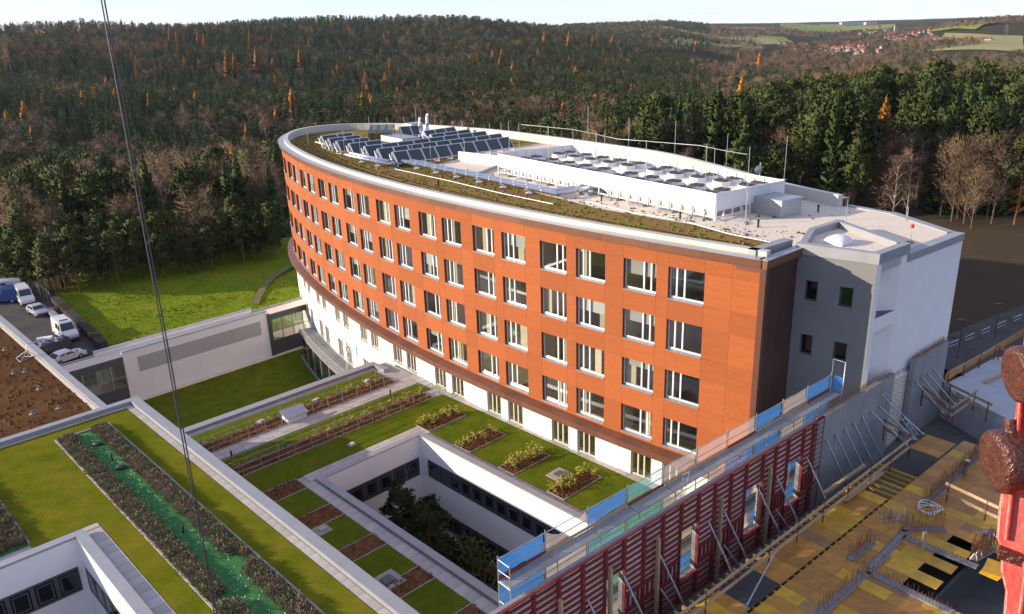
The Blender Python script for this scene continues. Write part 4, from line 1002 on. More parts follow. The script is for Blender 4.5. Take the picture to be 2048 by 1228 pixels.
# ---- planter strips: pale kerb, green glass chips, heather hedges
def chips(name):
    mt = mat(name, (0.042, 0.150, 0.042), 0.95, var=(0.075, 0.205, 0.075), scale=3, amt=.7, bump=.5, bscale=22, detail=8); return mt
M['glass_chips'] = chips('glass_chips'); M['chip_sparkle'] = mat('chip_sparkle', (0.7, 0.78, 0.72), 0.5); M['heather'] = mat('heather', (0.25, 0.165, 0.125), 0.9, var=(0.15, 0.175, 0.075), scale=1.4, amt=.6, rnd=.2)
t_ = MB()
for i in range(150):
    p = Vector((random.gauss(0, .1), random.gauss(0, .1), random.uniform(.02, .3))); d = (Vector((p.x, p.y, .12)) + rv(.06)).normalized() * .16; tri_leaf(t_, p, d, d.cross(rv(1)).normalized() * .03)
t_n = None
for pi, (u0, u1, v0, v1) in enumerate(PL):
    e = empty('planter_strip', UVZ((u0 + u1) / 2, v0, GZR), ['long planter strip of green glass chips between two heather hedges', 'short planter strip of green glass chips at the left edge of the roof'][pi], 'planter')
    b = MB()
    for a in ((u0 - .12, u0, v0 - .12, v1), (u1, u1 + .12, v0 - .12, v1), (u0, u1, v0 - .12, v0)): rect(b, *a, 3.99, 4.2)
    b.build('kerb', M['kerb'], e); slab('glass_gravel', e, 'glass_chips', u0, u1, v0, v1, 3.99, 4.12)
    b = MB()
    for i in range(int((v1 - v0) * 9)):
        p = UVZ(random.uniform(u0 + 1.1, u1 - 1.1), random.uniform(v0, v1), 4.12); r = random.uniform(.015, .045); b.add([p + Vector((r, 0, 0)), p + Vector((0, r, 0)), p + Vector((-r, 0, 0)), p + Vector((0, -r, 0)), p + Vector((0, 0, r))], [(0, 1, 4), (1, 2, 4), (2, 3, 4), (3, 0, 4)])
    b.build('sparkle_chips', M['chip_sparkle'], e, 'stuff')  # whitish specks: sparkle of the glass chips given as colour
    for su, lab in ((0, 'left'), (1, 'right')):
        b = MB(); w0, w1 = (u0 + .1, u0 + .9) if su == 0 else (u1 - 1.05, u1 - .3)
        if pi == 1: w0, w1 = (u0 + .05, u0 + 1.1) if su == 0 else (u1 - 1.9, u1 - .05)
        v = v0 + .15
        while v < min(v1, 20):
            for q in range(5):
                uu = w0 + (w1 - w0) * (q + random.uniform(.1, .9)) / 5; c = UVZ(uu, v + random.uniform(-.12, .12), 4.1); sc_ = random.uniform(.75, 1.25)
                if mnoise.noise((c.x * .5, c.y * .5, 4)) < -.38: continue
                cs, sn = math.cos(q + v * 9), math.sin(q + v * 9); k0 = random.randrange(0, 60) * 3
                vsx = t_.v[k0:k0 + 270]; b.add([(c.x + (x * cs - y * sn) * sc_, c.y + (x * sn + y * cs) * sc_, c.z + z * sc_) for x, y, z in vsx], [(i, i + 1, i + 2) for i in range(0, len(vsx) - 2, 3)])
            v += .26
        b.build('heather_hedge', M['heather'], e, 'stuff')
for (x, y), lb in (((367, 1066), 'black bollard light halfway down the green glass strip'), ((225, 921), 'black bollard light near the top of the green glass strip'), ((164, 898), 'black bollard light among the left heather near the strip top')): bollard(at(x, y, 4.1), .55, lb, .06)
for (x, y), lb in (((196, 890), 'flat dark stone near the top of the green strip'), ((243, 937), 'flat dark stone on the green glass strip')):
    e = empty('dark_stone', at(x, y, 4.1), lb, 'stone'); b = MB(); b.lathe([(.36, 0), (.4, .1), (.3, .2), (.1, .24)], n=9); b.v = [(xx * 1.0, yy * .7, zz) for xx, yy, zz in b.v]; inst('boulder', b.mesh('boulder', M['black']), e)

# ---------------------------------------------------------------- sedum roof wing far left
SW = empty('sedum_roof_wing', (*UV(-14, -40), 0), 'long wing with reddish sedum roof at the left edge', 'building')
slab('wall', SW, 'white_render', -34, -7.1, -75, -16.0, -8.3, .2); slab('roof_surface', SW, 'sedum_dark', -33, -7.9, -74, -16.6, .21, .3) if False else None
M['sedum_dark'] = mat('sedum_dark', (0.085, 0.038, 0.021), 0.95, var=(0.135, 0.075, 0.03), scale=0.3, amt=0.7, bump=0.7, bscale=5, detail=9)
slab('roof_surface', SW, 'sedum_dark', -33, -8.0, -74, -16.9, .21, .28)
slab('gravel_margin', SW, 'gravel', -7.99, -7.65, -74, -16.4, .21, .30); slab('gravel_margin', SW, 'gravel', -33, -8.0, -16.85, -16.45, .21, .30)
slab('parapet_coping', SW, 'coping', -7.6, -6.95, -75, -16.0, .21, .52); slab('parapet_coping', SW, 'coping', -34, -7.62, -16.4, -16.0, .21, .45)
b = MB()
for i in range(2200):
    p = UVZ(random.uniform(-26, -8), random.uniform(-74, -17), .28); r = random.uniform(.08, .28); b.add([p + Vector((r, 0, 0)), p + Vector((0, r, 0)), p + Vector((-r, 0, 0)), p + Vector((0, -r, 0)), p + Vector((0, 0, r * .6))], [(0, 1, 4), (1, 2, 4), (2, 3, 4), (3, 0, 4)])
b.build('sedum_tufts', M['sedum_dark'], SW, 'stuff')
M['dark_stone_vent'] = mat('dark_stone_vent', (0.20, 0.19, 0.18), .8)
# safety davit on the sedum roof
p = at(58, 715, .3); e = empty('roof_davit', p, 'small galvanised roof anchor frame on the sedum roof edge', 'roof anchor', rz=UVROT)
b = MB(); b.tube([(0, 0, 0), (0, 0, 1.3), (.2, 0, 1.45), (1.0, 0, 1.45), (1.1, 0, 1.3), (1.1, 0, 1.0)], .05, 6); inst('arm', b.mesh('arm', M['galv']), e)
for q in ((-1, -.8, 0), (-1, .8, 0), (.6, 0, 0)):
    b = MB(); b.tube([(0, 0, .8), q], .04, 5); inst('leg', b.mesh('leg', M['galv']), e)
b = MB(); b.tube([(-1, -.8, .03), (-1, .8, .03), (.6, 0, .03), (-1, -.8, .03)], .04, 5); inst('base_frame', b.mesh('base_frame', M['galv']), e)
for x, y in ((27, 747), (50, 744), (78, 778), (118, 817), (65, 828), (10, 700)):
    e = empty('roof_vent', at(x, y, .29), 'small grey vent cap sticking out of the sedum roof', 'vent', 'vent caps on the sedum roof'); b = MB(); b.lathe([(.3, 0), (.26, .04), (.07, .08), (.07, .26), (.12, .27), (.1, .33)], n=8); inst('cap', b.mesh('cap', M['dark_stone_vent']), e)

# ================================================================ link corridor, sunken lawn, terrace
Wb, We = Vector(at(243, 704, -2)[:2]), Vector(at(532, 622, -2)[:2]); LE = (We - Wb).normalized(); LN = Vector((-LE.y, LE.x))
LC = empty('link_corridor', (*Wb, -8.2), 'low white link corridor with grey panels and glazed ends', 'building')
Wend, Eend = Wb - LE * 7.5, We + LE * 8.2
def lb_(name, p, q, o0, o1, z0, z1, m): b = MB(); b.bar(p, q, o0, o1, z0, z1); return b.build(name, M[m], LC)
lb_('wall', Wb, We, 0, .4, -8.3, -2.12, 'white_render'); lb_('coping', Wb - LE * .05, We + LE * .05, -.08, .55, -2.118, -2.0, 'silver')
LL = (We - Wb).length
M['grey_panel'] = mat('grey_panel', (0.40, 0.39, 0.385), 0.6, rnd=.03)
for i in range(4):
    s0 = LL * (.085 + .215 * i); lb_('grey_panel', Wb + LE * s0, Wb + LE * (s0 + LL * .213), -.045, -.003, -4.9, -3.1, 'grey_panel')
lb_('roof_surface', Wend, Eend, .56, 2.9, -3.0, -2.75, 'gravel'); lb_('roof_surface', Wend, Wb - LE * .06, .1, .555, -3.0, -2.751, 'gravel'); lb_('roof_surface', We + LE * .06, Eend, .1, .555, -3.0, -2.752, 'gravel')
lb_('back_wall', Wb - LE * 2, We - LE * .5, 2.95, 3.3, -8.3, -2.32, 'white_render'); lb_('coping', Wb - LE * 2, We - LE * .5, 2.9, 3.4, -2.318, -2.2, 'silver')
lb_('roof_edge', Wend, Wb - LE * 2.01, 2.91, 3.2, -3.3, -2.6, 'coping'); lb_('roof_edge', We - LE * .49, Eend, 2.91, 3.2, -3.3, -2.6, 'coping')
for p, q in ((Wend, Wb - LE * .02), (We + LE * .42, Eend)):
    lb_('roof_fascia', p, q, -.06, .095, -3.35, -2.6, 'dark_metal'); lb_('floor_slab', p, q, .1, 3.0, -6.6, -6.3, 'room_floor'); lb_('base_panel', p, q, -.02, .06, -8.3, -6.2, 'grey_frame')
    n_ = 5
    for i in range(n_ + 1):
        c = p.lerp(q, i / n_); lb_('mullion', c - LE * .05, c + LE * .05, -.03, .07, -6.199, -3.36, 'galv'); lb_('mullion', c - LE * .05, c + LE * .05, 2.95, 3.05, -6.199, -3.36, 'galv')
        if i < n_:
            c2 = p.lerp(q, (i + 1) / n_); lb_('pane', c + LE * .06, c2 - LE * .06, .015, .025, -6.19, -3.36, 'glass'); lb_('pane', c + LE * .06, c2 - LE * .06, 2.99, 3.0, -6.19, -3.36, 'glass')
            lb_('transom', c + LE * .051, c2 - LE * .051, -.02, .06, -5.0, -4.92, 'galv')
lb_('end_pier', We + LE * .02, We + LE * .4, -.3, 0.35, -8.3, -2.5, 'grey_frame')
# sunken lawn
sl = [Wend - LN * .02, Eend - LN * .02, C(62, 2.2), C(52, 2.2), C(44, 2.2), UV(16, -15.9), UV(-7.4, -15.95), UV(-7.1, -24)]
o = sheet('sunken_lawn', [tuple(p) for p in sl], -8.2, M['turf'], 'shaded lawn sunk between link corridor and roof garden', .06)
M['paving_dark'] = mat('paving_dark', (0.20, 0.20, 0.195), 0.9, var=(0.25, 0.24, 0.23), scale=1.0)
b = MB(); b.bar(Wend, Eend, -.75, -.1, -8.2, -8.13); o = b.build('gravel_margin', M['gravel'], LC)
# terrace along the white facade
TE = empty('terrace', (*C(50), -8.2), 'curved grey terrace along the white facade above dark glazing', 'terrace')
b = MB(); strip(b, 35, 66, -.01, 2.0, -4.75, -4.4); b.build('deck', M['paving_dark'], TE)
b = MB(); strip(b, 35, 66, 1.95, 2.08, -8.3, -7.9); b.build('plinth', M['concrete'], TE)
s = 35.0
while s < 65:
    b = MB(); strip(b, s, s + .12, 1.8, 2.0, -7.9, -4.76); b.build('post', M['galv'], TE)
    b = MB(); strip(b, s + .125, min(s + 3.0, 66), 1.85, 1.88, -7.9, -4.76); b.build('pane', M['black_glass'], TE); s += 3.0
for k, zz_ in enumerate((-3.45, -3.72, -3.98, -4.2)):
    b = MB(); b.tube([(*C(36 + i * 1.5, 1.98), zz_) for i in range(20)], .035 if k == 0 else .018, 5); b.build('rail', M['galv'], TE)
for i in range(15):
    p = C(36 + i * 2.0, 1.98); b = MB(); b.tube([(*p, -4.4), (*p, -3.45)], .022, 5); b.build('baluster', M['galv'], TE)
# ================================================================ roof plant
RZ = 17.24
M['white_panel'] = mat('white_panel', (0.78, 0.76, 0.73), 0.55, rnd=.03); M['collector'] = mat('collector_glass', (0.06, 0.068, 0.064), 0.35, spec=.4); M['alu'] = mat('alu', (0.72, 0.74, 0.76), 0.35, 0.8)
M['pipe_jacket'] = mat('pipe_jacket', (0.74, 0.75, 0.77), 0.3, 0.85, var=(0.66, 0.67, 0.7), scale=1.5)
# --- solar collector rows
def collector_row(l, r, n, label):
    a, b_ = at(l[0], l[1], 18.75), at(r[0], r[1], 18.75); d = (b_ - a).normalized(); L = (b_ - a).length; nrm = Vector((d.y, -d.x, 0))
    e = empty('solar_collector_row', (a.x, a.y, RZ), label, 'solar collectors', 'solar collector rows on the ward roof', rz=math.atan2(d.y, d.x)); w = L / n
    fm = MB(); g = MB()
    y0, z0, y1, z1 = -1.05, .25, 0, 1.5; t = Vector((0, y1 - y0, z1 - z0)).normalized()
    P3 = lambda x, f, o: Vector((x, y0 + (y1 - y0) * f, z0 + (z1 - z0) * f)) + Vector((0, -t.z, t.y)) * o
    def slabq(mb, x0, x1, f0, f1, o0, o1):
        mb.add([P3(x0, f0, o0), P3(x1, f0, o0), P3(x1, f1, o0), P3(x0, f1, o0), P3(x0, f0, o1), P3(x1, f0, o1), P3(x1, f1, o1), P3(x0, f1, o1)], [(3, 2, 1, 0), (4, 5, 6, 7), (0, 1, 5, 4), (1, 2, 6, 5), (2, 3, 7, 6), (3, 0, 4, 7)])
    slabq(fm, .02, w - .02, 0, .05, 0, .1); slabq(fm, .02, w - .02, .95, 1, 0, .1); slabq(fm, .02, .09, .05, .95, 0, .1); slabq(fm, w - .09, w - .02, .05, .95, 0, .1)
    slabq(g, .09, w - .09, .05, .95, .02, .07); fme, gme = fm.mesh('collector_panel', M['alu']), g.mesh('collector_glass', M['collector'])
    lg = MB(); lg.beam((0, -1.1, 0), (0, .02, 1.5), .12, .12); lg.beam((0, .05, 0), (0, .05, 1.45), .08, .08); lg.beam((0, -1.1, .03), (0, .3, .03), .1, .06); lme = lg.mesh('support', M['alu'])
    for i in range(n):
        o = inst('collector_panel', fme, e, (i * w, 0, 0)); inst('collector_glass', gme, o)
    for i in range(n + 1): inst('support', lme, e, (i * w, 0, 0))
    b = MB(); b.tube([(-.3, .05, 1.3), (-.35, -.2, .9), (-.35, -.9, .3)], .06, 6); inst('feed_pipe', b.mesh('feed_pipe', M['white_frame']), e)
collector_row((784, 304), (1017, 273.5), 9, 'longest front row of dark solar collectors on the roof')
collector_row((754, 297.6), (1001, 267), 9, 'second row of dark solar collectors from the front')
collector_row((727.5, 292.5), (970, 262), 8, 'third row of dark solar collectors from the front')
collector_row((697, 287.4), (761, 279.4), 2, 'fourth short row of solar collectors left of the hatch')
collector_row((672, 282.3), (735, 274.6), 2, 'fifth short row of solar collectors left of the hatch')
collector_row((656, 277), (719, 270), 2, 'sixth short row of solar collectors left of the hatch')
collector_row((642, 272), (703, 265), 2, 'last short row of solar collectors near the rounded roof end')
collector_row((860, 269), (938, 258.5), 3, 'short row of solar collectors right of the flue stacks')
collector_row((846, 262), (908, 253.6), 3, 'short row of solar collectors behind the flue stacks')
collector_row((798, 254), (838, 250), 2, 'rearmost short row of solar collectors by the white box')
# --- header pipe of the collectors and the twin insulated pipes
def pipe(pts, r, label, name='insulated_pipe', m='pipe_jacket', sup=True):
    e = empty(name, pts[0], label, 'pipe'); b = MB(); b.tube(pts, r, 10); b.build('jacket', M[m], e)
    for i in range(len(pts) - 1):
        a, c = Vector(pts[i]), Vector(pts[i + 1]); n_ = int((c - a).length / 1.9)
        for k in range(1, n_):
            if not sup: break
            p = a.lerp(c, k / n_); t = (c - a).normalized() * .03; bb = MB(); bb.tube([p - t, p + t], r * 1.06, 10); bb.build('seam_band', M['galv'], e)
            if k % 2 == 0: bb = MB(); bb.box(p.x - .1, p.x + .1, p.y - .1, p.y + .1, RZ, p.z - r); bb.box(p.x - .3, p.x + .3, p.y - .3, p.y + .3, RZ, RZ + .1); bb.build('support_foot', M['plastic_white'], e)
pz = 17.75
pipe([at(692, 309.5, pz), at(772, 327, pz), at(797, 320.5, pz), at(1114, 387.5, pz), at(1192, 373.5, pz)], .21, 'thick silver insulated pipe along the edge of the roof')
pipe([at(700, 306, pz), at(776, 322, pz), at(800, 316, pz), at(1110, 381, pz), at(1178, 369, pz)], .17, 'thinner silver insulated pipe running behind the thick one')
pipe([at(631, 284, 17.6), at(690, 298, 17.6), at(736, 297, 17.6), at(782, 317, 17.6)], .09, 'white header pipe at the ends of the collector rows', 'header_pipe', 'white_frame', False)
def conduit(pts, label):
    e = empty('cable_conduit', at(*pts[0], RZ), label, 'conduit', 'white conduits on the roof'); b = MB(); b.tube([at(x, y, RZ + .12) for x, y in pts], .045, 5); b.build('tube', M['plastic_white'], e)
    for x, y in pts: bb = MB(); q = at(x, y, RZ); bb.box(q.x - .12, q.x + .12, q.y - .12, q.y + .12, RZ, RZ + .1); bb.build('foot', M['concrete'], e)
conduit([(790, 338), (900, 362), (1000, 386), (1106, 408)], 'long thin white conduit laid on the sedum left of the plant')
conduit([(1170, 402), (1260, 424), (1350, 440)], 'thin white conduit laid in front of the plant screen'); conduit([(1374, 444), (1460, 468), (1556, 487)], 'thin white conduit near the end of the roof')
# --- plant screen
ZT, ZS = 19.3, 18.05
FL, FR, BR, BL = [Vector(at(x, y, ZT)[:2]) for x, y in ((995, 307), (1433, 387), (1570, 360), (1145, 289))]
PS = empty('plant_screen', (*FL, RZ), 'white louvre screen enclosing the cooling units on the roof', 'screen')
def screen(p, q, n, posts_in=False, z0=ZS):
    d = (q - p).normalized()
    for i in range(n):
        a, c = p.lerp(q, i / n) + d * .015, p.lerp(q, (i + 1) / n) - d * .015; b = MB(); b.bar(a, c, -.03, .03, z0, ZT); b.build('screen_panel', M['white_panel'], PS)
    for i in range(2 * n + 1):
        c = p.lerp(q, i / (2 * n)); b = MB(); b.bar(c - d * .04, c + d * .04, .032, .12, RZ, ZT - .03); b.build('post', M['white_frame'], PS)
    for z in (RZ + .15, z0 - .12): b = MB(); b.bar(p, q, .122, .18, z, z + .1); b.build('ledger', M['white_frame'], PS)
screen(FL, FR, 12); screen(FR, BR, 4); screen(BL, FL, 4); screen(BR, BL, 14, z0=17.5)
for i in range(9):
    c = FL.lerp(FR, (i + .5) / 9); b = MB(); b.bar(c - Vector((.5, -.5)), c + Vector((.5, -.5)), -.6, .2, RZ, RZ + .16); b.build('footing', M['concrete'], PS)
# --- cooling units, two rows of two
dP = (FR - FL).normalized(); nP = Vector((-dP.y, dP.x)); LP_, WP_ = (FR - FL).length, (BL - FL).dot(nP)
fan = MB(); fan.lathe([(.72, 0), (.76, .06), (.70, .32), (.74, .36), (.60, .36)], n=16); FANM = fan.mesh('fan', M['white_panel'])
gr = MB(); gr.lathe([(.68, .335), (.68, .365), (.58, .37)], n=16)
GRM = gr.mesh('grille', M['black'])
bl = MB(); M['fan_grey'] = mat('fan_grey', (0.10, 0.10, 0.105), .6)
for k in range(6):
    a0 = k * 1.047; bl.add([(0, 0, .40), (.68 * math.cos(a0), .68 * math.sin(a0), .40), (.68 * math.cos(a0 + .5), .68 * math.sin(a0 + .5), .44)], [(0, 1, 2)])
for rr in (.3, .5, .7): bl.tube([(rr * math.cos(t * .524), rr * math.sin(t * .524), .42) for t in range(13)], .018, 3)
BLM = bl.mesh('fan_guard', M['fan_grey'])
UL = LP_ * .45
for iu in range(2):
    for iv in range(2):
        s0 = LP_ * (.03 + .485 * iu); o0 = WP_ * (.10 + .47 * iv); c = FL + dP * s0 + nP * o0; wv = WP_ * .34
        e = empty('cooling_unit', (c.x, c.y, RZ), ['white cooling unit with ten fans, %s' % t for t in ('far end of the front row', 'far end of the back row', 'near end of the front row', 'near end of the back row')][iu * 2 + iv], 'cooling unit', 'rooftop cooling units', rz=math.atan2(dP.y, dP.x))
        b = MB(); b.box(0, UL, 0, wv, .35, 1.25); inst('casing', b.mesh('casing', M['white_panel']), e); b = MB(); b.box(.05, UL - .05, .05, wv - .05, 0, .35); inst('plinth', b.mesh('plinth', M['galv']), e)
        for k in range(5):
            for j in range(2):
                o = inst('fan', FANM, e, (UL * (k + .5) / 5, wv * (.27 + .46 * j), 1.25)); inst('grille', GRM, o); inst('fan_guard', BLM, o)
# --- flue stacks, hatch, boxes
def boxthing(name, c, sx, sy, h, label, cat, m, z=RZ, rz=math.atan2(dP.y, dP.x), lid='silver'):
    e = empty(name, (c.x, c.y, z), label, cat, rz=rz); b = MB(); b.box(-sx, sx, -sy, sy, 0, h); inst('casing', b.mesh('casing', M[m]), e); b = MB(); b.box(-sx - .05, sx + .05, -sy - .05, sy + .05, h, h + .05); inst('lid', b.mesh('lid', M[lid]), e); return e
e = boxthing('air_handling_unit', at(1533, 432, RZ) + Vector((.8, 1.2, 0)), 1.7, 1.2, 1.25, 'grey metal air handling unit beside the plant screen', 'air handler', 'galv')
for k in range(6):
    b = MB(); b.box(-1.72, 1.72, -1.215, -1.2, .12 + .18 * k, .2 + .18 * k); inst('louvre', b.mesh('louvre', M['silver']), e)
boxthing('vent_box', at(829, 271, RZ), 1.0, .9, 1.7, 'tall white ventilation box near the rounded roof end', 'vent box', 'white_panel'); boxthing('roof_box', at(800, 283, RZ), 3.2, 1.3, .7, 'low white roof box in front of the flue stacks', 'roof box', 'white_panel')
for x, y, hh, lb in ((841, 273, 2.3, 'left silver flue stack with bent cap'), (856, 271, 2.7, 'right silver flue stack with bent cap')):
    p = at(x, y, RZ); e = empty('flue_stack', p, lb, 'flue'); b = MB(); b.lathe([(.3, 0), (.3, hh * .35), (.2, hh * .4), (.2, hh * .6), (.26, hh * .62), (.26, hh * .68), (.18, hh * .7), (.18, hh)], n=10); inst('pipe', b.mesh('pipe', M['alu']), e)
    b = MB(); b.tube([(0, 0, hh - .05), (.0, 0, hh + .12), (.22, 0, hh + .2)], .2, 8, .24); inst('cap', b.mesh('cap', M['galv']), e)
p = at(764, 279, RZ); e = empty('glass_roof_hatch', p, 'small glazed roof hatch with sloping top', 'roof hatch', rz=math.atan2(dP.y, dP.x) + .9)
for x in (-1.6, -.55, .55, 1.6):
    b = MB(); b.beam((x, -1, 0), (x, -1, 1.0), .1, .1); b.beam((x, -1, 1.0), (x, 1.2, 1.9), .1, .1); b.beam((x, 1.2, 0), (x, 1.2, 1.9), .1, .1); inst('frame', b.mesh('frame', M['grey_frame']), e)
b = MB(); b.quad((-1.6, -1, .05), (1.6, -1, .05), (1.6, -1, 1), (-1.6, -1, 1)); b.quad((-1.6, -1, 1), (1.6, -1, 1), (1.6, 1.2, 1.9), (-1.6, 1.2, 1.9)); inst('pane', b.mesh('pane', M['dark_glass']), e)
# --- sunk terrace in the roof (pale wall behind the pipe)
b = MB(); q0, q1, q2 = Vector(at(873, 333, 17.5)[:2]), Vector(at(960, 345, 17.5)[:2]), Vector(at(996, 330, 17.5)[:2])
e = empty('roof_well', (*q0, RZ), 'low pale wall of a sunk roof well beside the plant screen', 'roof well')
b.bar(q0, q1, 0, .25, RZ, 17.5); b.build('kerb_wall', M['coping'], e); b = MB(); b.bar(q1, q2, 0, .25, RZ, 17.5); b.build('kerb_wall', M['coping'], e)
q3 = q2 + (q0 - q1); b = MB(); b.bar(q3 + Vector((.3, .3)), q2 + Vector((.6, .2)), 0, .25, RZ, 18.35); b.build('back_wall', M['white_panel'], e)
# --- lightning rods
rodm = {}
def rod(x, yt, yb, label=None, tip=None):
    p = at(x, yb, RZ); d = FW * FPX + IRT * (x - 1024) - IUP * (yt - 614); t = p.xy.length / math.hypot(d.x, d.y); h = max(.8, min(6, CAM_Z + d.z * t - RZ)); h = round(h * 2) / 2
    if h not in rodm:
        b = MB(); b.tube([(0, 0, .1), (0, 0, h * .55)], .03, 5); b.tube([(0, 0, h * .55), (0, 0, h)], .016, 4); f = MB(); f.lathe([(.24, 0), (.24, .1), (.05, .12)], n=8); rodm[h] = (b.mesh('rod', M['galv']), f.mesh('foot', M['concrete']))
    e = empty('lightning_rod', p, label or 'thin grey lightning rod standing on the ward roof', 'lightning rod', 'lightning rods on the ward roof'); inst('rod', rodm[h][0], e); inst('foot', rodm[h][1], e)
    if tip: b = MB(); b.lathe([(.06, 0), (.12, .04), (.12, .22), (.05, .26)], n=8); inst('marker_cap', b.mesh('marker_cap', M['red_cap']), e, (0, 0, h))
    return p + Vector((0, 0, h))
M['red_cap'] = mat('red_cap', (0.6, 0.06, 0.03), 0.5)
RT = [rod(*a) for a in ((1020, 242, 342), (1039, 247, 306), (1098, 250, 355), (1146, 255, 302), (1176, 215, 286), (1192, 262, 376), (1257, 232, 306), (1290, 274, 402), (1349, 243, 318), (1407, 290, 436), (1425, 294, 392), (1452, 270, 338), (1490, 286, 446), (1568, 268, 360), (1490, 390, 470), (1315, 300, 330), (1210, 262, 292),
    (740, 234, 268), (776, 235, 262), (809, 236, 260), (833, 218, 256), (870, 236, 258), (883, 238, 260), (905, 240, 262), (925, 240, 264), (948, 240, 268), (980, 248, 276), (1003, 246, 282), (690, 262, 310), (722, 275, 318), (790, 290, 330), (862, 290, 326), (826, 290, 325), (930, 285, 320), (617, 258, 291), (1690, 405, 455), (1814, 425, 440))]
for a, lb in (((757, 342, 360), 'short red capped rod at the front edge of the roof'), ((633, 252, 262), 'short red capped rod at the rounded roof end'), ((1820, 463, 486), 'short red capped rod on the gravel of the stair block'), ((1209, 277, 292), 'short red capped rod behind the plant screen')): rod(*a, label=lb, tip=True)
e = empty('lightning_cable', RT[1], 'sagging grey lightning cable strung between rods over the plant', 'cable'); b = MB(); ps = [at(x, y, 20.6) for x, y in ((1042, 249), (1146, 259), (1190, 268), (1235, 278), (1290, 282), (1349, 287), (1400, 291), (1448, 301), (1495, 309))]
b.tube(ps, .03, 5); b.build('wire', M['galv'], e)
p = at(1516, 398, RZ); e = empty('satellite_dish', p, 'white satellite dish on a mast inside the plant screen', 'dish'); b = MB(); b.tube([(0, 0, 0), (0, 0, 3.0)], .05, 6); inst('mast', b.mesh('mast', M['galv']), e)
b = MB(); b.lathe([(.02, 0), (.2, .04), (.34, .11), (.36, .13)], n=14); inst('reflector', b.mesh('reflector', M['galv']), e, (-.1, -.1, 2.4), rot=(D2R(80), 0, D2R(200)))
for x, y, lb in ((1203, 402, 'black vent pipe in front of the plant screen'), (1360, 438, 'black vent pipe near the plant screen corner'), (1516, 455, 'black vent pipe by the end of the conduit'), (1636, 424, 'black vent pipe on the open gravel'), (877, 372, 'black vent pipe on the sedum beside the conduit')):
    e = empty('vent_pipe', at(x, y, RZ), lb, 'vent', 'black vent pipes on the ward roof'); b = MB(); b.lathe([(.07, 0), (.07, .45), (.1, .46), (.1, .55)], n=8); inst('pipe', b.mesh('pipe', M['black']), e)
# ================================================================ building site on the right
WT, DZ, FZ, SD = 9.9, 6.4, 4.1, 10.1
CA, CB = Vector(at(1032, 1208, WT)[:2]), Vector(at(1898, 682, WT)[:2]); CD = (CB - CA).normalized(); CN = Vector((CD.y, -CD.x))
def S2(s, o): return CA + CD * s + CN * o
def S3(s, o, z): p = S2(s, o); return Vector((p.x, p.y, z))
def sbox(mb, s0, s1, o0, o1, z0, z1): mb.prism([S2(s0, o0), S2(s1, o0), S2(s1, o1), S2(s0, o1)], z0, z1); return mb
def sof(px, py): return wq(px, py, CA, CB)[0]
def on(px, py, z): p = Vector(at(px, py, z)[:2]) - CA; return p.dot(CD), p.dot(CN)
SROT = math.atan2(CD.y, CD.x)
M['red_paint'] = mat('red_paint', (0.23, 0.034, 0.028), 0.6, var=(0.20, 0.03, 0.025), scale=3, amt=.6); M['ply'] = mat('ply', (0.66, 0.54, 0.48), 0.85, var=(0.42, 0.32, 0.28), scale=1.2, amt=.6, rnd=.12)
M['steel_prop'] = mat('steel_prop', (0.42, 0.44, 0.47), 0.4, 0.7, var=(0.34, 0.35, 0.37), scale=3)
M['rust'] = mat('rust', (0.20, 0.085, 0.035), 0.8, var=(0.30, 0.14, 0.06), scale=6)
sEnd = sof(1650, 837)
OPN = [tuple(sorted((wq(a, b_, CA, CB)[0], wq(c, d, CA, CB)[0]))) for a, b_, c, d in ((1213, 1140, 1250, 1118), (1364, 1050, 1398, 1032), (1493, 975, 1526, 956), (1577, 915, 1607, 898))]
OZ0, OZ1 = 5.45, 8.3
NWL = empty('new_wall', (*S2(0, 0), FZ), 'fresh concrete wall standing inside the red formwork', 'wall')
b = MB(); prev = -3.5
for s0, s1 in OPN:
    sbox(b, prev, s0, -.36, -.13, FZ, WT - .05); sbox(b, s0, s1, -.36, -.13, FZ, OZ0); sbox(b, s0, s1, -.36, -.13, OZ1, WT - .05); prev = s1
sbox(b, prev, sEnd, -.36, -.13, FZ, WT - .05); b.build('concrete', M['concrete'], NWL)
FWK = empty('wall_formwork', (*S2(0, 0), FZ), 'tall red steel formwork panels with plywood along the new wall', 'formwork')
def fpanel(s0, s1, z0, z1, vert=False):
    f = MB(); w_ = .07
    sbox(f, s0, s0 + w_, -.12, .02, z0, z1); sbox(f, s1 - w_, s1, -.12, .02, z0, z1); sbox(f, s0 + w_, s1 - w_, -.12, .02, z0, z0 + w_); sbox(f, s0 + w_, s1 - w_, -.12, .02, z1 - w_, z1)
    if vert:
        n_ = max(2, int((s1 - s0) / .28))
        for i in range(1, n_): c = s0 + (s1 - s0) * i / n_; sbox(f, c - .035, c + .035, -.11, .0, z0 + w_, z1 - w_)
    else:
        n_ = max(2, int((z1 - z0) / .31))
        for i in range(1, n_): c = z0 + (z1 - z0) * i / n_; sbox(f, s0 + w_, s1 - w_, -.11, .0, c - .036, c + .036)
    o = f.build('formwork_panel', M['red_paint'], FWK); p = MB(); sbox(p, s0 + w_, s1 - w_, -.125, -.111, z0 + .01, z1 - .01); p.build('plywood', M['ply'], o)
cuts = [-3.2, -1.85, -.5]
edges = [-3.2]; s = -3.2
for s0, s1 in OPN + [(sEnd, sEnd)]:
    n_ = max(1, round((s0 - s) / 1.35))
    for i in range(n_):
        a0, a1 = s + (s0 - s) * i / n_, s + (s0 - s) * (i + 1) / n_; fpanel(a0 + .008, a1 - .008, 6.75, WT); fpanel(a0 + .008, a1 - .008, 5.85, 6.73, True); fpanel(a0 + .008, a1 - .008, FZ, 5.83)
    if s1 > s0: fpanel(s0 + .008, s1 - .008, OZ1, WT); fpanel(s0 + .008, s1 - .008, FZ, OZ0); s = s1
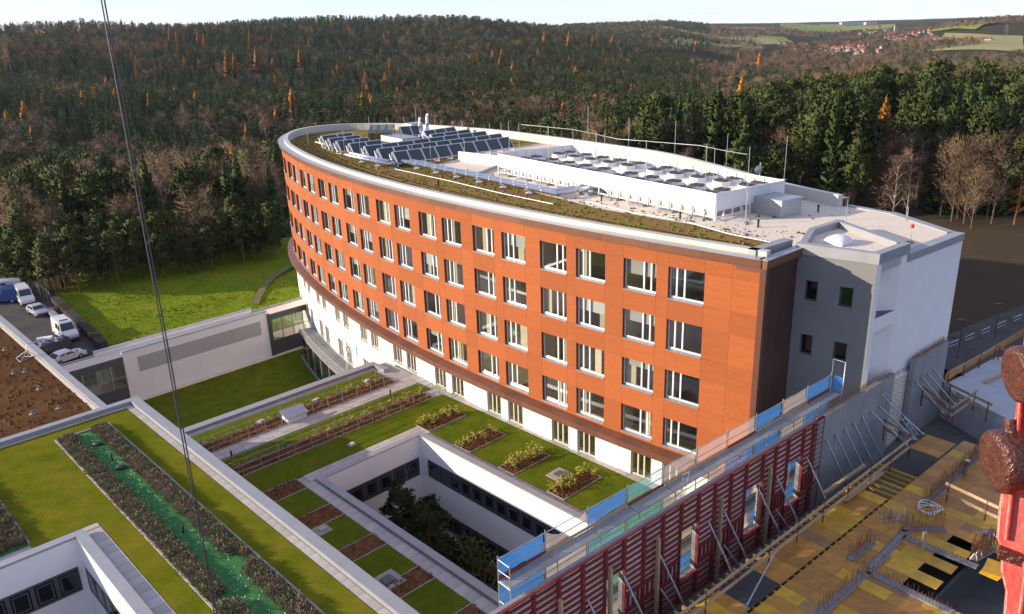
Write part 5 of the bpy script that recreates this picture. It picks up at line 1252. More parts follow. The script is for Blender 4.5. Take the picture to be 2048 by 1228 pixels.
for s_ in (2.2, 5.2, 8.4, 13.2, 17.5):
    b = MB(); sbox(b, s_, s_ + .14, .03, .2, FZ, 8.9); b.build('waler', M['timber'], FWK)
def prop(a, c, label, grp='slanting steel props bracing the walls'):
    e = empty('push_pull_prop', c, label, 'prop', grp); b = MB(); m_ = a.lerp(c, .45); b.tube([a, m_], .05, 6); b.build('inner_tube', M['steel_prop'], e); b = MB(); b.tube([m_, c], .065, 6); b.build('outer_tube', M['steel_prop'], e)
    b = MB(); b.box(c.x - .12, c.x + .12, c.y - .12, c.y + .12, c.z, c.z + .05); b.build('base_plate', M['steel_prop'], e)
for i, s_ in enumerate((3.9, 6.2, 8.6, 12.3, 13.6, 16.6, 18.3, 21.3)):
    prop(S3(s_, .06, 8.0), S3(s_ + .5, 2.3, FZ), 'slanting steel prop bracing the red formwork, ' + ['first from the near end', 'second from the near end', 'third from the near end', 'fourth from the near end', 'fifth from the near end', 'sixth from the near end', 'seventh from the near end', 'last before the concrete wall'][i])
    if i % 2 == 0: prop(S3(s_ + .2, .06, 5.9), S3(s_ + .6, 1.6, FZ + .01), 'short lower steel prop under a longer formwork prop', 'short lower props')
# finished concrete walls
def cwall(px0, px1, label, zb):
    s0, s1 = sof(*px0), sof(*px1); e = empty('concrete_wall', S3(s0, 0, zb), label, 'wall'); n_ = max(1, round((s1 - s0) / 1.35))
    for i in range(n_): b = MB(); sbox(b, s0 + (s1 - s0) * i / n_ + .004, s0 + (s1 - s0) * (i + 1) / n_ - .004, -.32, 0, zb, WT); b.build('cast_panel', M['concrete'], e)
    b = MB()
    for i in range(int((s1 - s0) / .12)):
        s_ = s0 + i * .12
        for o_ in (-.26, -.06):
            t = random.uniform(-.05, .05); b.tube([S3(s_, o_, WT), S3(s_ + t, o_, WT + random.uniform(.25, .5))], .012, 3)
    b.build('starter_bars', M['rust'], e, 'stuff'); return s0, s1
c2s = cwall((1640, 820), (1792, 738), 'grey concrete wall braced by props beyond the red formwork', FZ); c1s = cwall((1832, 715), (1898, 682), 'short grey concrete wall at the corner of the white block', 4.1)
for i in range(8):
    s_ = c2s[0] + 1.0 + i * 1.05; prop(S3(s_, .02, 8.3), S3(s_ + .9, 2.1, FZ + .02 if i < 5 else DZ), 'slanting steel prop against the grey concrete wall', 'props against the concrete wall')
for i in range(4):
    s_ = c1s[0] + .4 + i * .9; prop(S3(s_, .02, 8.4), S3(s_ + .8, 1.7, DZ), 'slanting steel prop against the short corner wall', 'props against the short corner wall')
# bumpy insulation between the two concrete walls, fixed to the white block
e = empty('insulation_board', (*(N_ + dNF * 2), 6), 'bumpy white insulation board on the base of the white block', 'insulation'); b = MB()
i0, i1 = .3, LW - .1
b.prism([N_ + dNF * i0 - inn * .003, N_ + dNF * i1 - inn * .003, N_ + dNF * i1 - inn * .1, N_ + dNF * i0 - inn * .1], 4.2, 9.05); b.build('board', M['white_panel'], e)
M['insul'] = mat('insul', (0.60, 0.52, 0.36), 0.9, var=(0.72, 0.70, 0.64), scale=1.5); b = MB(); k = 0; s_ = i0 + .15
while s_ < i1 - .2:
    z = 4.4 + (.12 if k % 2 else 0)
    while z < 8.9:
        c = N_ + dNF * s_ - inn * .1; b.prism([c, c + dNF * .16, c + dNF * .16 - inn * .07, c - inn * .07], z, z + .16); z += .27
    s_ += .27; k += 1
b.build('studs', M['insul'], e, 'stuff')
b = MB()
for i in range(70):
    s_ = i0 + (i1 - i0) * i / 70; c = N_ + dNF * s_ - inn * .06; b.tube([(*c, 9.05), (*(c + dNF * random.uniform(-.1, .1)), 9.4)], .012, 3)
b.build('wire_ends', M['rust'], e, 'stuff')
# ---------------------------------------------------------------- scaffold
SCF = empty('scaffold', (*S2(0, -1), 0), 'tube scaffold with grey decks and coloured nets along the new wall', 'scaffold')
M['deck_grey'] = mat('deck_grey', (0.34, 0.325, 0.31), 0.7, 0.2, var=(0.26, 0.25, 0.24), scale=2, rnd=.08)
def net(name, col, alpha):
    mt = bpy.data.materials.new(name); mt.use_nodes = True; nt = mt.node_tree; p = nt.nodes['Principled BSDF']; p.inputs['Base Color'].default_value = (*col, 1); p.inputs['Roughness'].default_value = .8
    tr = nt.nodes.new('ShaderNodeBsdfTransparent'); tl = nt.nodes.new('ShaderNodeBsdfTranslucent'); tl.inputs[0].default_value = (*col, 1); m1 = nt.nodes.new('ShaderNodeMixShader'); m1.inputs[0].default_value = .45; m2 = nt.nodes.new('ShaderNodeMixShader'); m2.inputs[0].default_value = alpha
    L = nt.links.new; L(p.outputs[0], m1.inputs[1]); L(tl.outputs[0], m1.inputs[2]); L(tr.outputs[0], m2.inputs[1]); L(m1.outputs[0], m2.inputs[2]); L(m2.outputs[0], nt.nodes['Material Output'].inputs[0]); return mt
M['net_blue'] = net('net_blue', (0.06, 0.24, 0.62), .8); M['net_white'] = net('net_white', (0.74, 0.66, 0.60), .45); M['net_teal'] = net('net_teal', (0.15, 0.52, 0.52), .5)
BAY = 2.57; s00 = .25; OI, OO = -.62, -1.36; nb_ = 10
NETC = ['net_blue', 'net_white', 'net_blue', 'net_teal', 'net_white', 'net_white', 'net_white', 'net_blue', 'net_white', 'net_blue']; LOWC = ['net_blue', 'net_white', 'net_teal', 'net_teal', 'net_white', 'net_white', 'net_blue', 'net_blue', 'net_white', 'net_blue']
for i in range(nb_ + 1):
    s_ = s00 + i * BAY
    for o_ in (OI, OO): b = MB(); b.tube([S3(s_, o_, .0), S3(s_, o_, SD + (1.15 if o_ == OO or i in (0,) else .35))], .03, 6); b.build('standard', M['galv'], SCF)
    for lv in range(5): b = MB(); z = SD - 2 * lv; b.tube([S3(s_, OI, z - .06), S3(s_, OO, z - .06)], .028, 5); b.build('transom', M['galv'], SCF)
    if i == 0:
        for z in (SD + .5, SD + 1.0, SD - 1.0, SD - 1.5): b = MB(); b.tube([S3(s_, OI, z), S3(s_, OO, z)], .022, 5); b.build('end_rail', M['galv'], SCF)
def netsheet(s0, s1, o_, z0, z1, sag=0.0):
    b = MB(); nx, nz = 12, 6; vs = []
    for j in range(nz + 1):
        for i in range(nx + 1):
            f = i / nx; t = z0 + (z1 - z0 - sag * 4 * f * (1 - f) - .04 * random.random()) * j / nz; vs.append(S3(s0 + (s1 - s0) * f, o_ - .03 + .05 * mnoise.noise((s0 + f * 6, j * 1.3, o_)), t))
    b.add(vs, [(j * (nx + 1) + i, j * (nx + 1) + i + 1, (j + 1) * (nx + 1) + i + 1, (j + 1) * (nx + 1) + i) for j in range(nz) for i in range(nx)], True); return b
for i in range(nb_):
    s0, s1 = s00 + i * BAY, s00 + (i + 1) * BAY
    for lv in range(4):
        z = SD - 2 * lv
        for q in range(2):
            w0 = OO + .04 + q * (OI - OO - .08) / 2; b = MB(); sbox(b, s0 + .03, s1 - .03, w0 + .006, w0 + (OI - OO - .08) / 2 - .006, z - .05, z); b.build('deck_plank', M['deck_grey'], SCF)
        b = MB(); sbox(b, s0 + .03, s1 - .03, OO + .0, OO + .03, z + .002, z + .15); b.build('toe_board', M['red_paint'] if (i + lv) % 3 == 0 else M['timber'], SCF)
        for zz_ in (z + .5, z + 1.0): b = MB(); b.tube([S3(s0, OO, zz_), S3(s1, OO, zz_)], .022, 5); b.build('guard_rail', M['galv'], SCF)
        if lv: b = MB(); b.tube([S3(s0, OI, z + .9), S3(s1, OI, z + .9)], .02, 5); b.build('guard_rail', M['galv'], SCF)
        if (i + lv) % 3 == 0: b = MB(); b.tube([S3(s0, OO, z - 1.95), S3(s1, OO, z)], .02, 5); b.build('brace', M['galv'], SCF)
    netsheet(s0 + .04, s1 - .04, OO - .05, SD + .12, SD + 1.02, .55 if i in (1,) else .12 if NETC[i] == 'net_blue' else .05).build('netting', M[NETC[i]], SCF)
    for lv in (1, 2, 3): netsheet(s0 + .04, s1 - .04, OO - .05, SD - 2 * lv + .05, SD - 2 * lv + 1.9).build('netting', M[LOWC[(i + lv - 1) % nb_]], SCF)
lad = MB()
for o_ in (0, .38): lad.tube([S3(11.1, -.9 + o_ * .2, 8.1), S3(11.1 + .35 + o_, -.9 + o_ * .2, 10.6)], .02, 5)
e = empty('access_ladder', S3(11.1, -.9, 8.1), 'pale aluminium ladder leaning inside the scaffold', 'ladder'); lad.build('stile', M['alu'], e); lad = MB()
for k in range(8): z = 8.3 + k * .28; f = (z - 8.1) / 2.5; lad.tube([S3(11.1 + .35 * f, -.9, z), S3(11.1 + .35 * f + .38 * 1.0, -.82, z)], .015, 4)
lad.build('rungs', M['alu'], e)
e = empty('scaffold_end_gate', S3(s00 + nb_ * BAY + .1, -.9, SD), 'small tube gate frame with blue net at the far end of the scaffold', 'gate')
b = MB(); p0, p1 = S3(s00 + nb_ * BAY + .1, OI, SD), S3(s00 + nb_ * BAY + .1, OO, SD); b.tube([p0, p0 + Vector((0, 0, 2.0)), p1 + Vector((0, 0, 2.0)), p1], .035, 6); b.build('frame', M['galv'], e)
b = MB(); b.quad(p0 + Vector((0, 0, .05)), p1 + Vector((0, 0, .05)), p1 + Vector((0, 0, 1.0)), p0 + Vector((0, 0, 1.0))); b.build('netting', M['net_blue'], e)
# ---------------------------------------------------------------- slab formwork deck
M['floor_concrete'] = mat('floor_concrete', (0.16, 0.155, 0.15), 0.9, var=(0.11, 0.105, 0.10), scale=.8)
b = MB(); sbox(b, -14, 40.5, -.3, 30, FZ - .4, FZ - .01); o = b.build('site_floor', M['floor_concrete']); tag(o, 'dark concrete floor below the slab formwork', None, None, 'structure')
b = MB(); sbox(b, -14, 40.5, -.36, 30, -6.6, FZ - .41); o = b.build('site_lower_wall', M['concrete']); tag(o, 'concrete walls of the lower storeys of the new building', None, None, 'structure')
SF = empty('slab_formwork', S3(10, 8, DZ), 'brown and yellow plywood slab formwork deck of the new building', 'formwork deck')
def plymat(nm, c, v): return mat(nm, c, .5, var=v, scale=1.6, amt=.6, rnd=.18, bump=.1, bscale=4)
M['form_brown'] = plymat('form_brown', (0.33, 0.14, 0.016), (0.47, 0.22, 0.032)); M['form_yellow'] = plymat('form_yellow', (0.62, 0.36, 0.01), (0.42, 0.22, 0.015)); M['form_grey'] = plymat('form_grey', (0.36, 0.20, 0.08), (0.24, 0.12, 0.04)); M['form_black'] = mat('form_black', (0.035, 0.035, 0.037), .75, var=(0.055, 0.052, 0.05), scale=2)
rs = random.Random(21)
DO0, DO1 = 2.3, 11.9
def void(s, o): return (16.6 < s < 22.6 and o > 8.6) or (27.5 < s < 29.8 and o < 4.6) or (32.2 < s < 34.2 and o < 5) or (23.2 < s < 27.6 and o < 3.2)
s = -5.0; row = 0
DM_ = {}
while s < 33:
    ws = .8
    o_ = DO0; k = 0
    while o_ < DO1 - .3:
        wo = 1.7 if k == 0 else 1.2 if k == 1 and row % 2 else 2.4; wo = min(wo, DO1 - o_)
        cs, co = s + ws / 2, o_ + wo / 2
        if not void(cs, co):
            nz = mnoise.noise((cs * .22, co * .3, 6)); r = rs.random()
            mm = 'form_black' if nz > .52 else 'form_yellow' if r < .24 else 'form_grey' if r < .28 else 'form_brown'
            key = (round(wo, 2), mm)
            if key not in DM_: b = MB(); b.box(-ws / 2 + .006, ws / 2 - .006, -wo / 2 + .006, wo / 2 - .006, -.03, 0); DM_[key] = b.mesh('form_board', M[mm])
            p = S2(cs, co) - SF.location.xy; inst('form_board', DM_[key], SF, (p.x, p.y, rs.uniform(-.006, .004) + 0.0), SROT)
        o_ += wo + (.13 if k == 0 else 0); k += 1
    s += ws; row += 1
for i in range(62):
    s_ = -5 + i * .55
    if s_ > 26.5: break
    b = MB() if i == 0 else b
    if i == 0: b.box(-.05, .05, -.5, 3.2, -.26, -.05); JM = b.mesh('joist', mat('joist_yellow', (0.40, 0.25, 0.06), .7, rnd=.3))
    p = S2(s_, 2.3) - SF.location.xy; inst('joist', JM, SF, (p.x, p.y, 0), SROT + math.pi + 0.0 if False else SROT, scale=(1, -1, 1))
b = MB(); sbox(b, -6, 32, 4.0, 4.12, DZ - 2.2, DZ - .27); b.build('table_frame', M['form_black'], SF); b = MB(); sbox(b, -6, 32, 9.0, 9.12, DZ - 2.2, DZ - .27); b.build('table_frame', M['form_black'], SF)
# concrete ribs with starter bars
def rib(p0, p1, label, w_=.42, bars=(.5, 1.0), gap=.16, m='concrete_light'):
    a0, a1 = on(*p0, DZ), on(*p1, DZ); A_, B2 = S3(*a0, DZ), S3(*a1, DZ); e = empty('concrete_rib', A_, label, 'concrete strip'); b = MB(); b.bar(A_, B2, -w_ / 2, w_ / 2, DZ + .004, DZ + .05); b.build('strip', M[m], e); d = (B2 - A_); L = d.length; d.normalize(); n_ = Vector((-d.y, d.x, 0)); b = MB(); t = 0
    while t < L:
        for sg in (-.14, .14):
            q = A_ + d * t + n_ * sg; b.tube([q + Vector((0, 0, .05)), q + Vector((random.uniform(-.05, .05), random.uniform(-.05, .05), random.uniform(*bars)))], .016, 3, caps=False)
        t += gap
    b.build('starter_bars', M['rust'], e, 'stuff')
M['concrete_light'] = mat('concrete_light', (0.30, 0.29, 0.29), .9, var=(0.2, 0.19, 0.19), scale=2)
rib((1640, 1228), (1735, 1143), 'grey concrete strip with rusty bars at the bottom of the deck', bars=(.3, .7)); rib((1740, 1138), (1812, 1062), 'grey concrete strip climbing between the deck panels', bars=(.1, .3)); rib((1735, 1143), (1905, 1226), 'lower cross strip of concrete with bent bars', bars=(.2, .5)); rib((1808, 1075), (1955, 1135), 'upper cross strip of concrete with low stirrups', bars=(.1, .25))
rib((1802, 1060), (1890, 1060), 'dense row of tall rusty starter bars on the deck', bars=(.8, 1.3), gap=.1); rib((1850, 1010), (1990, 880), 'long row of rusty starter bars beside the opening', bars=(.6, 1.0), gap=.12); rib((1945, 1120), (1985, 1098), 'cluster of rusty starter bars near the worker', bars=(.9, 1.4), gap=.07); rib((1700, 1120), (1745, 1085), 'short group of tall rusty bars left of the strip', bars=(.5, 1.0), gap=.12)
# guard rails of timber planks on red posts
def guard(pts, z, label, hs=(1.05, .5)):
    P_ = [at(x, y, z) for x, y in pts]; e = empty('plank_guard_rail', (P_[0].x, P_[0].y, z), label, 'guard rail')
    for i in range(len(P_) - 1):
        a, c = P_[i], P_[i + 1]; n_ = max(1, round((c - a).length / 2.6))
        for h in hs:
            k = (c - a).normalized() * .02; b = MB(); b.beam(a + k + Vector((0, 0, h)), c - k + Vector((0, 0, h)), .04, .17); b.build('plank', M['timber'], e)
        for j in range(n_ + 1):
            p = a.lerp(c, (j + .1) / (n_ + .2)); b = MB(); b.beam(p - Vector((0, 0, .3)), p + Vector((0, 0, 1.15)), .06, .06); b.build('post', M['red_paint'], e)
def rail_base(x0, y0, x1, y1, z=DZ): return [(x0, y0), (x1, y1)]
guard([(1330, 1292), (1822, 905)], DZ, 'long timber guard rail along the gap beside the formwork')
guard([(1885, 1000), (2060, 1085)], DZ, 'sunlit timber guard rail across the dark opening'); guard([(1838, 800), (1900, 845), (1950, 810)], DZ, 'timber guard rail round the small opening by the corner wall'); guard([(1762, 868), (1822, 905)], DZ, 'short timber guard rail turning the corner of the gap'); guard([(1890, 795), (1980, 840)], DZ, 'low timber guard rail at the edge of the pale slab')
# pale finished slab with edge boards at the far right
SL = empty('finished_slab', at(1960, 760, DZ), 'pale finished concrete slab with timber edge boards', 'slab')
M['pale_slab'] = mat('pale_slab', (0.46, 0.47, 0.49), .85, var=(0.36, 0.37, 0.40), scale=.7)
b = MB(); q = [at(x, y, DZ + .15) for x, y in ((1888, 770), (1990, 715), (2120, 700), (2200, 800), (2110, 880), (1990, 825))]; b.prism([p.xy for p in q], -6.6, DZ + .15); b.build('slab', M['pale_slab'], SL)
M['orange_board'] = mat('orange_board', (0.42, 0.20, 0.06), .8, rnd=.2)
for i in range(8):
    a, c = at(1890, 762, DZ + .15), at(2048, 668, DZ + .15); p0, p1 = a.lerp(c, i / 8), a.lerp(c, (i + .96) / 8); b = MB(); b.beam(p0 + Vector((0, 0, .25)), p1 + Vector((0, 0, .25)), .05, .55); b.build('edge_board', M['orange_board'], SL)
guard([(1890, 772), (1990, 718), (2060, 752)], DZ + .15, 'timber guard rail round the pale slab', (1.0,))
for x0, y0, x1, y1, lb in ((1970, 765, 2040, 730, 'long plank lying on the pale slab'), (1650, 985, 1730, 930, 'pale timber beam lying along the deck edge'), (1690, 1000, 1765, 945, 'second pale timber beam beside the first')):
    e = empty('loose_plank', at(x0, y0, DZ + .2), lb, 'plank'); b = MB(); b.beam(at(x0, y0, DZ + .2), at(x1, y1, DZ + .2), .22, .1); b.build('board', M['timber'], e); b = MB(); b.beam(at(x0, y0, DZ + .3), at(x1, y1, DZ + .3), .12, .08); b.build('batten', M['timber'], e)
e = empty('leaning_prop', at(1490, 1215, DZ), 'pale steel prop leaning from the deck to the guard rail', 'prop'); b = MB(); b.tube([at(1492, 1213, DZ + .05), at(1550, 1105, DZ + .9)], .045, 6); b.build('tube', M['steel_prop'], e)
b = MB(); b.box(-.1, .1, -.1, .1, 0, .04); inst('base_plate', b.mesh('base_plate', M['steel_prop']), e)
e = empty('hose_coil', at(1853, 1022, DZ), 'coil of white hose lying on the deck', 'hose')
for k in range(5): b = MB(); r = .42 + .05 * k; b.tube([(r * math.cos(t * .35) + .05 * k, r * math.sin(t * .35) * .9, .05 + .05 * k + .1 * math.sin(t * .7 + k)) for t in range(19)], .022, 5); inst('loop', b.mesh('loop', M['white_frame']), e)
e = empty('bent_white_tube', at(1948, 1128, DZ), 'pair of white bent tubes arching out of the strip', 'tube')
for x in (0, .45): b = MB(); b.tube([(x + .25 * math.cos(t * .5 + .2), .12 * t * .2, .55 * math.sin(t * .5 + .2)) for t in range(6)], .025, 6); inst('tube', b.mesh('tube', M['white_frame']), e, rz=.6)
e = empty('plywood_stack', at(1985, 1150, DZ), 'small stack of yellow boards at the right edge', 'board stack', rz=SROT)
for k in range(4): b = MB(); b.box(-.6, .6, -.4, .4, .045 * k, .045 * k + .04); inst('board', b.mesh('board', M['form_yellow']), e, (.03 * k, 0, .2), rz=.05 * k)
b = MB(); b.box(-.1, .1, -.35, .35, 0, .2); inst('batten', b.mesh('batten', M['timber']), e)
e = empty('timber_post', at(1845, 1098, DZ), 'short upright timber post on the cross strip', 'post'); b = MB(); b.box(-.08, .08, -.06, .06, .03, .95); inst('post_body', b.mesh('post_body', M['timber']), e); b = MB(); b.box(-.11, .11, -.09, .09, 0, .03); inst('foot', b.mesh('foot', M['timber']), e)
e = empty('steel_tube_stub', at(1930, 950, DZ), 'blue grey steel tube standing at the edge of the opening', 'tube'); b = MB(); b.lathe([(.12, 0), (.12, .85), (.15, .86), (.15, .95)], n=10); inst('tube', b.mesh('tube', M['steel_prop']), e)
e = empty('scrap_heap', at(1783, 1040, DZ), 'small heap of grey wire scrap on the deck', 'scrap'); b = MB()
for i in range(60): c = Vector((random.gauss(0, .3), random.gauss(0, .25), abs(random.gauss(.05, .1)))); b.tube([c, c + rv(.3)], .014, 3)
inst('wires', b.mesh('wires', M['steel_prop']), e)
e = empty('wall_ladder', S3(c2s[1] - 1.0, .1, FZ), 'steel lattice ladder leaning on the concrete wall', 'ladder')
for o_ in (0, .4): b = MB(); b.tube([S3(c2s[1] - 2.0 + o_, .12, 9.3), S3(c2s[1] - .6 + o_, 2.0, DZ)], .03, 5); b.build('stile', M['steel_prop'], e)
for k in range(9): f = (k + .5) / 9; b = MB(); a, c = S3(c2s[1] - 2.0, .12, 9.3).lerp(S3(c2s[1] - .6, 2.0, DZ), f), S3(c2s[1] - 1.6, .12, 9.3).lerp(S3(c2s[1] - .2, 2.0, DZ), f); b.tube([a, c], .018, 4); b.build('rung', M['steel_prop'], e)
# ================================================================ vehicles in the yard
M['tyre'] = mat('tyre', (0.02, 0.02, 0.02), .9); M['rim'] = mat('rim', (0.45, 0.45, 0.46), .4, .6); M['lamp'] = mat('lamp', (0.7, 0.7, 0.68), .2); M['tail'] = mat('tail', (0.4, 0.02, 0.02), .3); M['bumper'] = mat('bumper', (0.05, 0.05, 0.055), .6)
def paint(nm, c): return mat(nm, c, .3, .1, spec=.6)
M['p_white'] = paint('paint_white', (0.72, 0.73, 0.75)); M['p_silver'] = paint('paint_silver', (0.45, 0.47, 0.50)); M['p_blue'] = paint('paint_blue', (0.02, 0.06, 0.22))
wh = MB(); wh.tube([(0, -.11, 0), (0, .11, 0)], .33, 14); TYM = wh.mesh('tyre', M['tyre']); wh = MB(); wh.tube([(0, -.12, 0), (0, .12, 0)], .2, 10); RIM = wh.mesh('rim', M['rim'])
def vehicle(name, rear, front, prof, W, belt, roofz, glass_side, wind, label, cat, m, wheels, extra=None, cargo=None):
    """prof: side outline (x forward from the rear, z); greenhouse leans in above the belt line"""
    p = Vector(rear); q = Vector(front); d = q - p; rz = math.atan2(d.y, d.x); e = empty(name, (p.x, p.y, GZ), label, cat, rz=rz)
    hw = lambda z: W / 2 - (.16 * max(0, (z - belt) / (roofz - belt)) if z > belt else .03 * max(0, (belt - z)))
    n = len(prof); b = MB(); vs = [(x, hw(z), z) for x, z in prof] + [(x, -hw(z), z) for x, z in prof]
    fs = [(i, n + i, n + (i + 1) % n, (i + 1) % n) for i in range(n)] + [tuple(range(n - 1, -1, -1)), tuple(range(n, 2 * n))]
    b.add(vs, [f[::-1] for f in fs]); inst('body', b.mesh('body', M[m]), e)
    for x in wheels:
        for sg in (-1, 1): o = inst('wheel', TYM, e, (x, sg * (W / 2 - .1), .33)); inst('rim', RIM, o)
    for poly in glass_side:
        for sg in (-1, 1): g = MB(); g.poly([(x, sg * (hw(z) + .012), z) for x, z in (poly if sg < 0 else poly[::-1])]); inst('side_window', g.mesh('side_window', M['black_glass']), e)
    for (x0, z0, x1, z1) in wind:
        g = MB(); dx, dz = z1 - z0, x0 - x1; ln = math.hypot(dx, dz); sg = 1 if x0 > prof[0][0] + 1 else -1; ox, oz = abs(dx) / ln * .015 * sg, abs(dz) / ln * .015
        pts_ = [(x0 + ox, -(hw(z0) - .1), z0 + oz), (x0 + ox, hw(z0) - .1, z0 + oz), (x1 + ox, hw(z1) - .1, z1 + oz), (x1 + ox, -(hw(z1) - .1), z1 + oz)]; g.poly(pts_ if sg > 0 else pts_[::-1]); inst('windscreen', g.mesh('windscreen', M['black_glass']), e)
    L = max(x for x, z in prof)
    for sg in (-1, 1):
        h = MB(); h.box(L - .12, L + .01, sg * (W / 2 - .28) - .16, sg * (W / 2 - .28) + .16, .62, .82); inst('headlight', h.mesh('headlight', M['lamp']), e)
        h = MB(); h.box(-.01, .05, sg * (W / 2 - .15) - .08, sg * (W / 2 - .15) + .08, .7, 1.0); inst('tail_light', h.mesh('tail_light', M['tail']), e)
        h = MB(); h.box(L - 1.35, L - 1.2, sg * (W / 2 + .02), sg * (W / 2 + .2), 1.15, 1.35); inst('mirror', h.mesh('mirror', M['bumper']), e)
    h = MB(); h.box(L - .06, L + .06, -W / 2 + .04, W / 2 - .04, .28, .55); inst('bumper', h.mesh('bumper', M['bumper']), e)
    return e
VAN = [(0, .35), (.0, 2.35), (.12, 2.5), (3.9, 2.55), (4.15, 2.45), (4.85, 1.5), (5.5, 1.2), (5.65, .95), (5.65, .35)]
VG = [[(3.5, 1.45), (4.65, 1.45), (4.1, 2.2), (3.5, 2.2)], [(2.3, 1.5), (3.3, 1.5), (3.3, 2.2), (2.3, 2.2)]]
CAR = [(0, .35), (.02, .85), (.35, .95), (.9, 1.38), (1.5, 1.46), (2.5, 1.42), (3.25, .98), (4.1, .86), (4.3, .68), (4.32, .35)]
CG = [[(.75, 1.0), (1.6, 1.0), (1.6, 1.34), (1.05, 1.32)], [(1.7, 1.0), (3.0, 1.0), (2.45, 1.33), (1.7, 1.35)]]
e = vehicle('delivery_van', at(121, 664, GZ), at(152, 690, GZ), VAN, 1.95, 1.3, 2.55, VG, [(4.83, 1.53, 4.2, 2.38)], 'white delivery van with roof vent nearest the link corridor', 'van', 'p_white', (1.0, 4.5))
b = MB(); b.box(3.0, 3.45, -.5, .5, 2.53, 2.6); inst('roof_vent', b.mesh('roof_vent', M['bumper']), e)
vehicle('delivery_van', at(44, 596, GZ), at(67, 622, GZ), VAN, 1.95, 1.3, 2.55, VG, [(4.83, 1.53, 4.2, 2.38)], 'white delivery van parked between blue truck and silver car', 'van', 'p_white', (1.0, 4.5))
vehicle('parked_car', at(66, 622, GZ), at(88, 634, GZ), CAR, 1.75, .95, 1.46, CG, [(3.22, 1.0, 2.55, 1.4), (.37, .98, .85, 1.34)], 'silver estate car in front of the farther white van', 'car', 'p_silver', (.8, 3.5))
vehicle('parked_car', at(102, 733, GZ), at(150, 716, GZ), CAR, 1.75, .95, 1.46, CG, [(3.22, 1.0, 2.55, 1.4), (.37, .98, .85, 1.34)], 'white car half hidden behind the sedum roof edge', 'car', 'p_white', (.8, 3.5))
vehicle('parked_van', at(44, 601, GZ), at(6, 604, GZ), VAN, 1.95, 1.3, 2.55, VG, [(4.83, 1.53, 4.2, 2.38)], 'dark blue van at the left edge of the yard', 'van', 'p_blue', (1.0, 4.5))
vehicle('parked_van', at(52, 586, GZ), at(10, 590, GZ), VAN, 1.95, 1.3, 2.55, VG, [(4.83, 1.53, 4.2, 2.38)], 'white van with frosted roof behind the blue van', 'van', 'p_silver', (1.0, 4.5))
vehicle('parked_car', at(36, 577, GZ), at(4, 582, GZ), CAR, 1.75, .95, 1.46, CG, [(3.22, 1.0, 2.55, 1.4), (.37, .98, .85, 1.34)], 'dark car parked furthest back at the wood edge', 'car', 'p_blue', (.8, 3.5))
p = at(106, 700, GZ); e = empty('scrap_skip', p, 'open skip heaped with metal scrap and foil in the yard', 'skip', rz=.9)
b = MB()
for (x0, x1, y0, y1) in ((-2, 2, -1.1, -1.0), (-2, 2, 1.0, 1.1), (-2, -1.9, -1, 1), (1.9, 2, -1, 1)): b.box(x0, x1, y0, y1, .15, 1.3)
b.box(-1.9, 1.9, -1, 1, .15, .25); inst('bin', b.mesh('bin', M['dark_metal']), e); b = MB()
for i in range(160): c = Vector((random.uniform(-1.7, 1.7), random.uniform(-.9, .9), random.uniform(.8, 1.7))); d = rv(1).normalized() * random.uniform(.2, .6); tri_leaf(b, c, d, d.cross(rv(1)).normalized() * .2)
inst('scrap', b.mesh('scrap', M['alu']), e).__setitem__('kind', 'stuff')
p = at(93, 686, GZ); e = empty('pallet_stack', p, 'pale stack of boards on the yard beside the skip', 'board stack', rz=.4)
for k in range(5): b = MB(); b.box(-1.1, 1.1, -.6, .6, k * .16, k * .16 + .14); inst('board', b.mesh('board', M['white_panel']), e, (random.uniform(-.05, .05), 0, 0))
# dark retaining wall and mesh fence between yard and meadow
e = empty('retaining_wall', at(150, 640, GZ), 'dark stepped retaining wall between yard and meadow', 'wall'); wp = [at(x, y, GZ) for x, y in ((112, 604), (135, 625), (160, 650), (185, 672), (212, 700))]
M['dark_stone'] = mat('dark_stone', (0.05, 0.045, 0.042), .95, var=(0.08, 0.07, 0.06), scale=1.5, bump=.5, bscale=4, rnd=.25)
for i in range(4):
    for j in range(6):
        a, c = wp[i].lerp(wp[i + 1], j / 6), wp[i].lerp(wp[i + 1], (j + 1) / 6); d = (c - a).normalized() * .015
        for k in range(2): b = MB(); b.bar(a + d, c - d, -.5 - k * .3, .35, GZ - .3 + k * .75, GZ + .45 + k * .75 - .02); b.build('stone_block', M['dark_stone'], e)
e = empty('mesh_fence', at(95, 600, GZ), 'slanting wire mesh fence at the back corner of the yard', 'fence'); fp = [at(x, y, GZ) for x, y in ((48, 572), (75, 588), (104, 608))]
M['mesh'] = net('fence_mesh', (0.25, 0.24, 0.2), .35)
for i in range(2):
    for j in range(4):
        a, c = fp[i].lerp(fp[i + 1], j / 4), fp[i].lerp(fp[i + 1], (j + 1) / 4); b = MB(); b.tube([a, a + Vector((0, 0, 2.2))], .04, 5); b.build('post', M['galv'], e); b = MB(); b.quad(a + Vector((0, 0, .1)), c + Vector((0, 0, .1)), c + Vector((0, 0, 2.0)), a + Vector((0, 0, 2.0))); b.build('mesh_panel', M['mesh'], e)
e = empty('beam_stack', at(104, 632, GZ), 'pale metal beams stacked along the yard edge', 'beam stack')
for k, (x0, y0, x1, y1) in enumerate(((98, 620, 112, 634), (112, 634, 124, 646))):
    b = MB(); b.beam(at(x0, y0, GZ + .5), at(x1, y1, GZ + .5), .8, .5); b.build('bundle', M['alu'], e); b = MB(); q = at((x0 + x1) / 2, (y0 + y1) / 2, GZ); b.box(q.x - .6, q.x + .6, q.y - .1, q.y + .1, GZ, GZ + .25); b.build('skid', M['timber'], e)
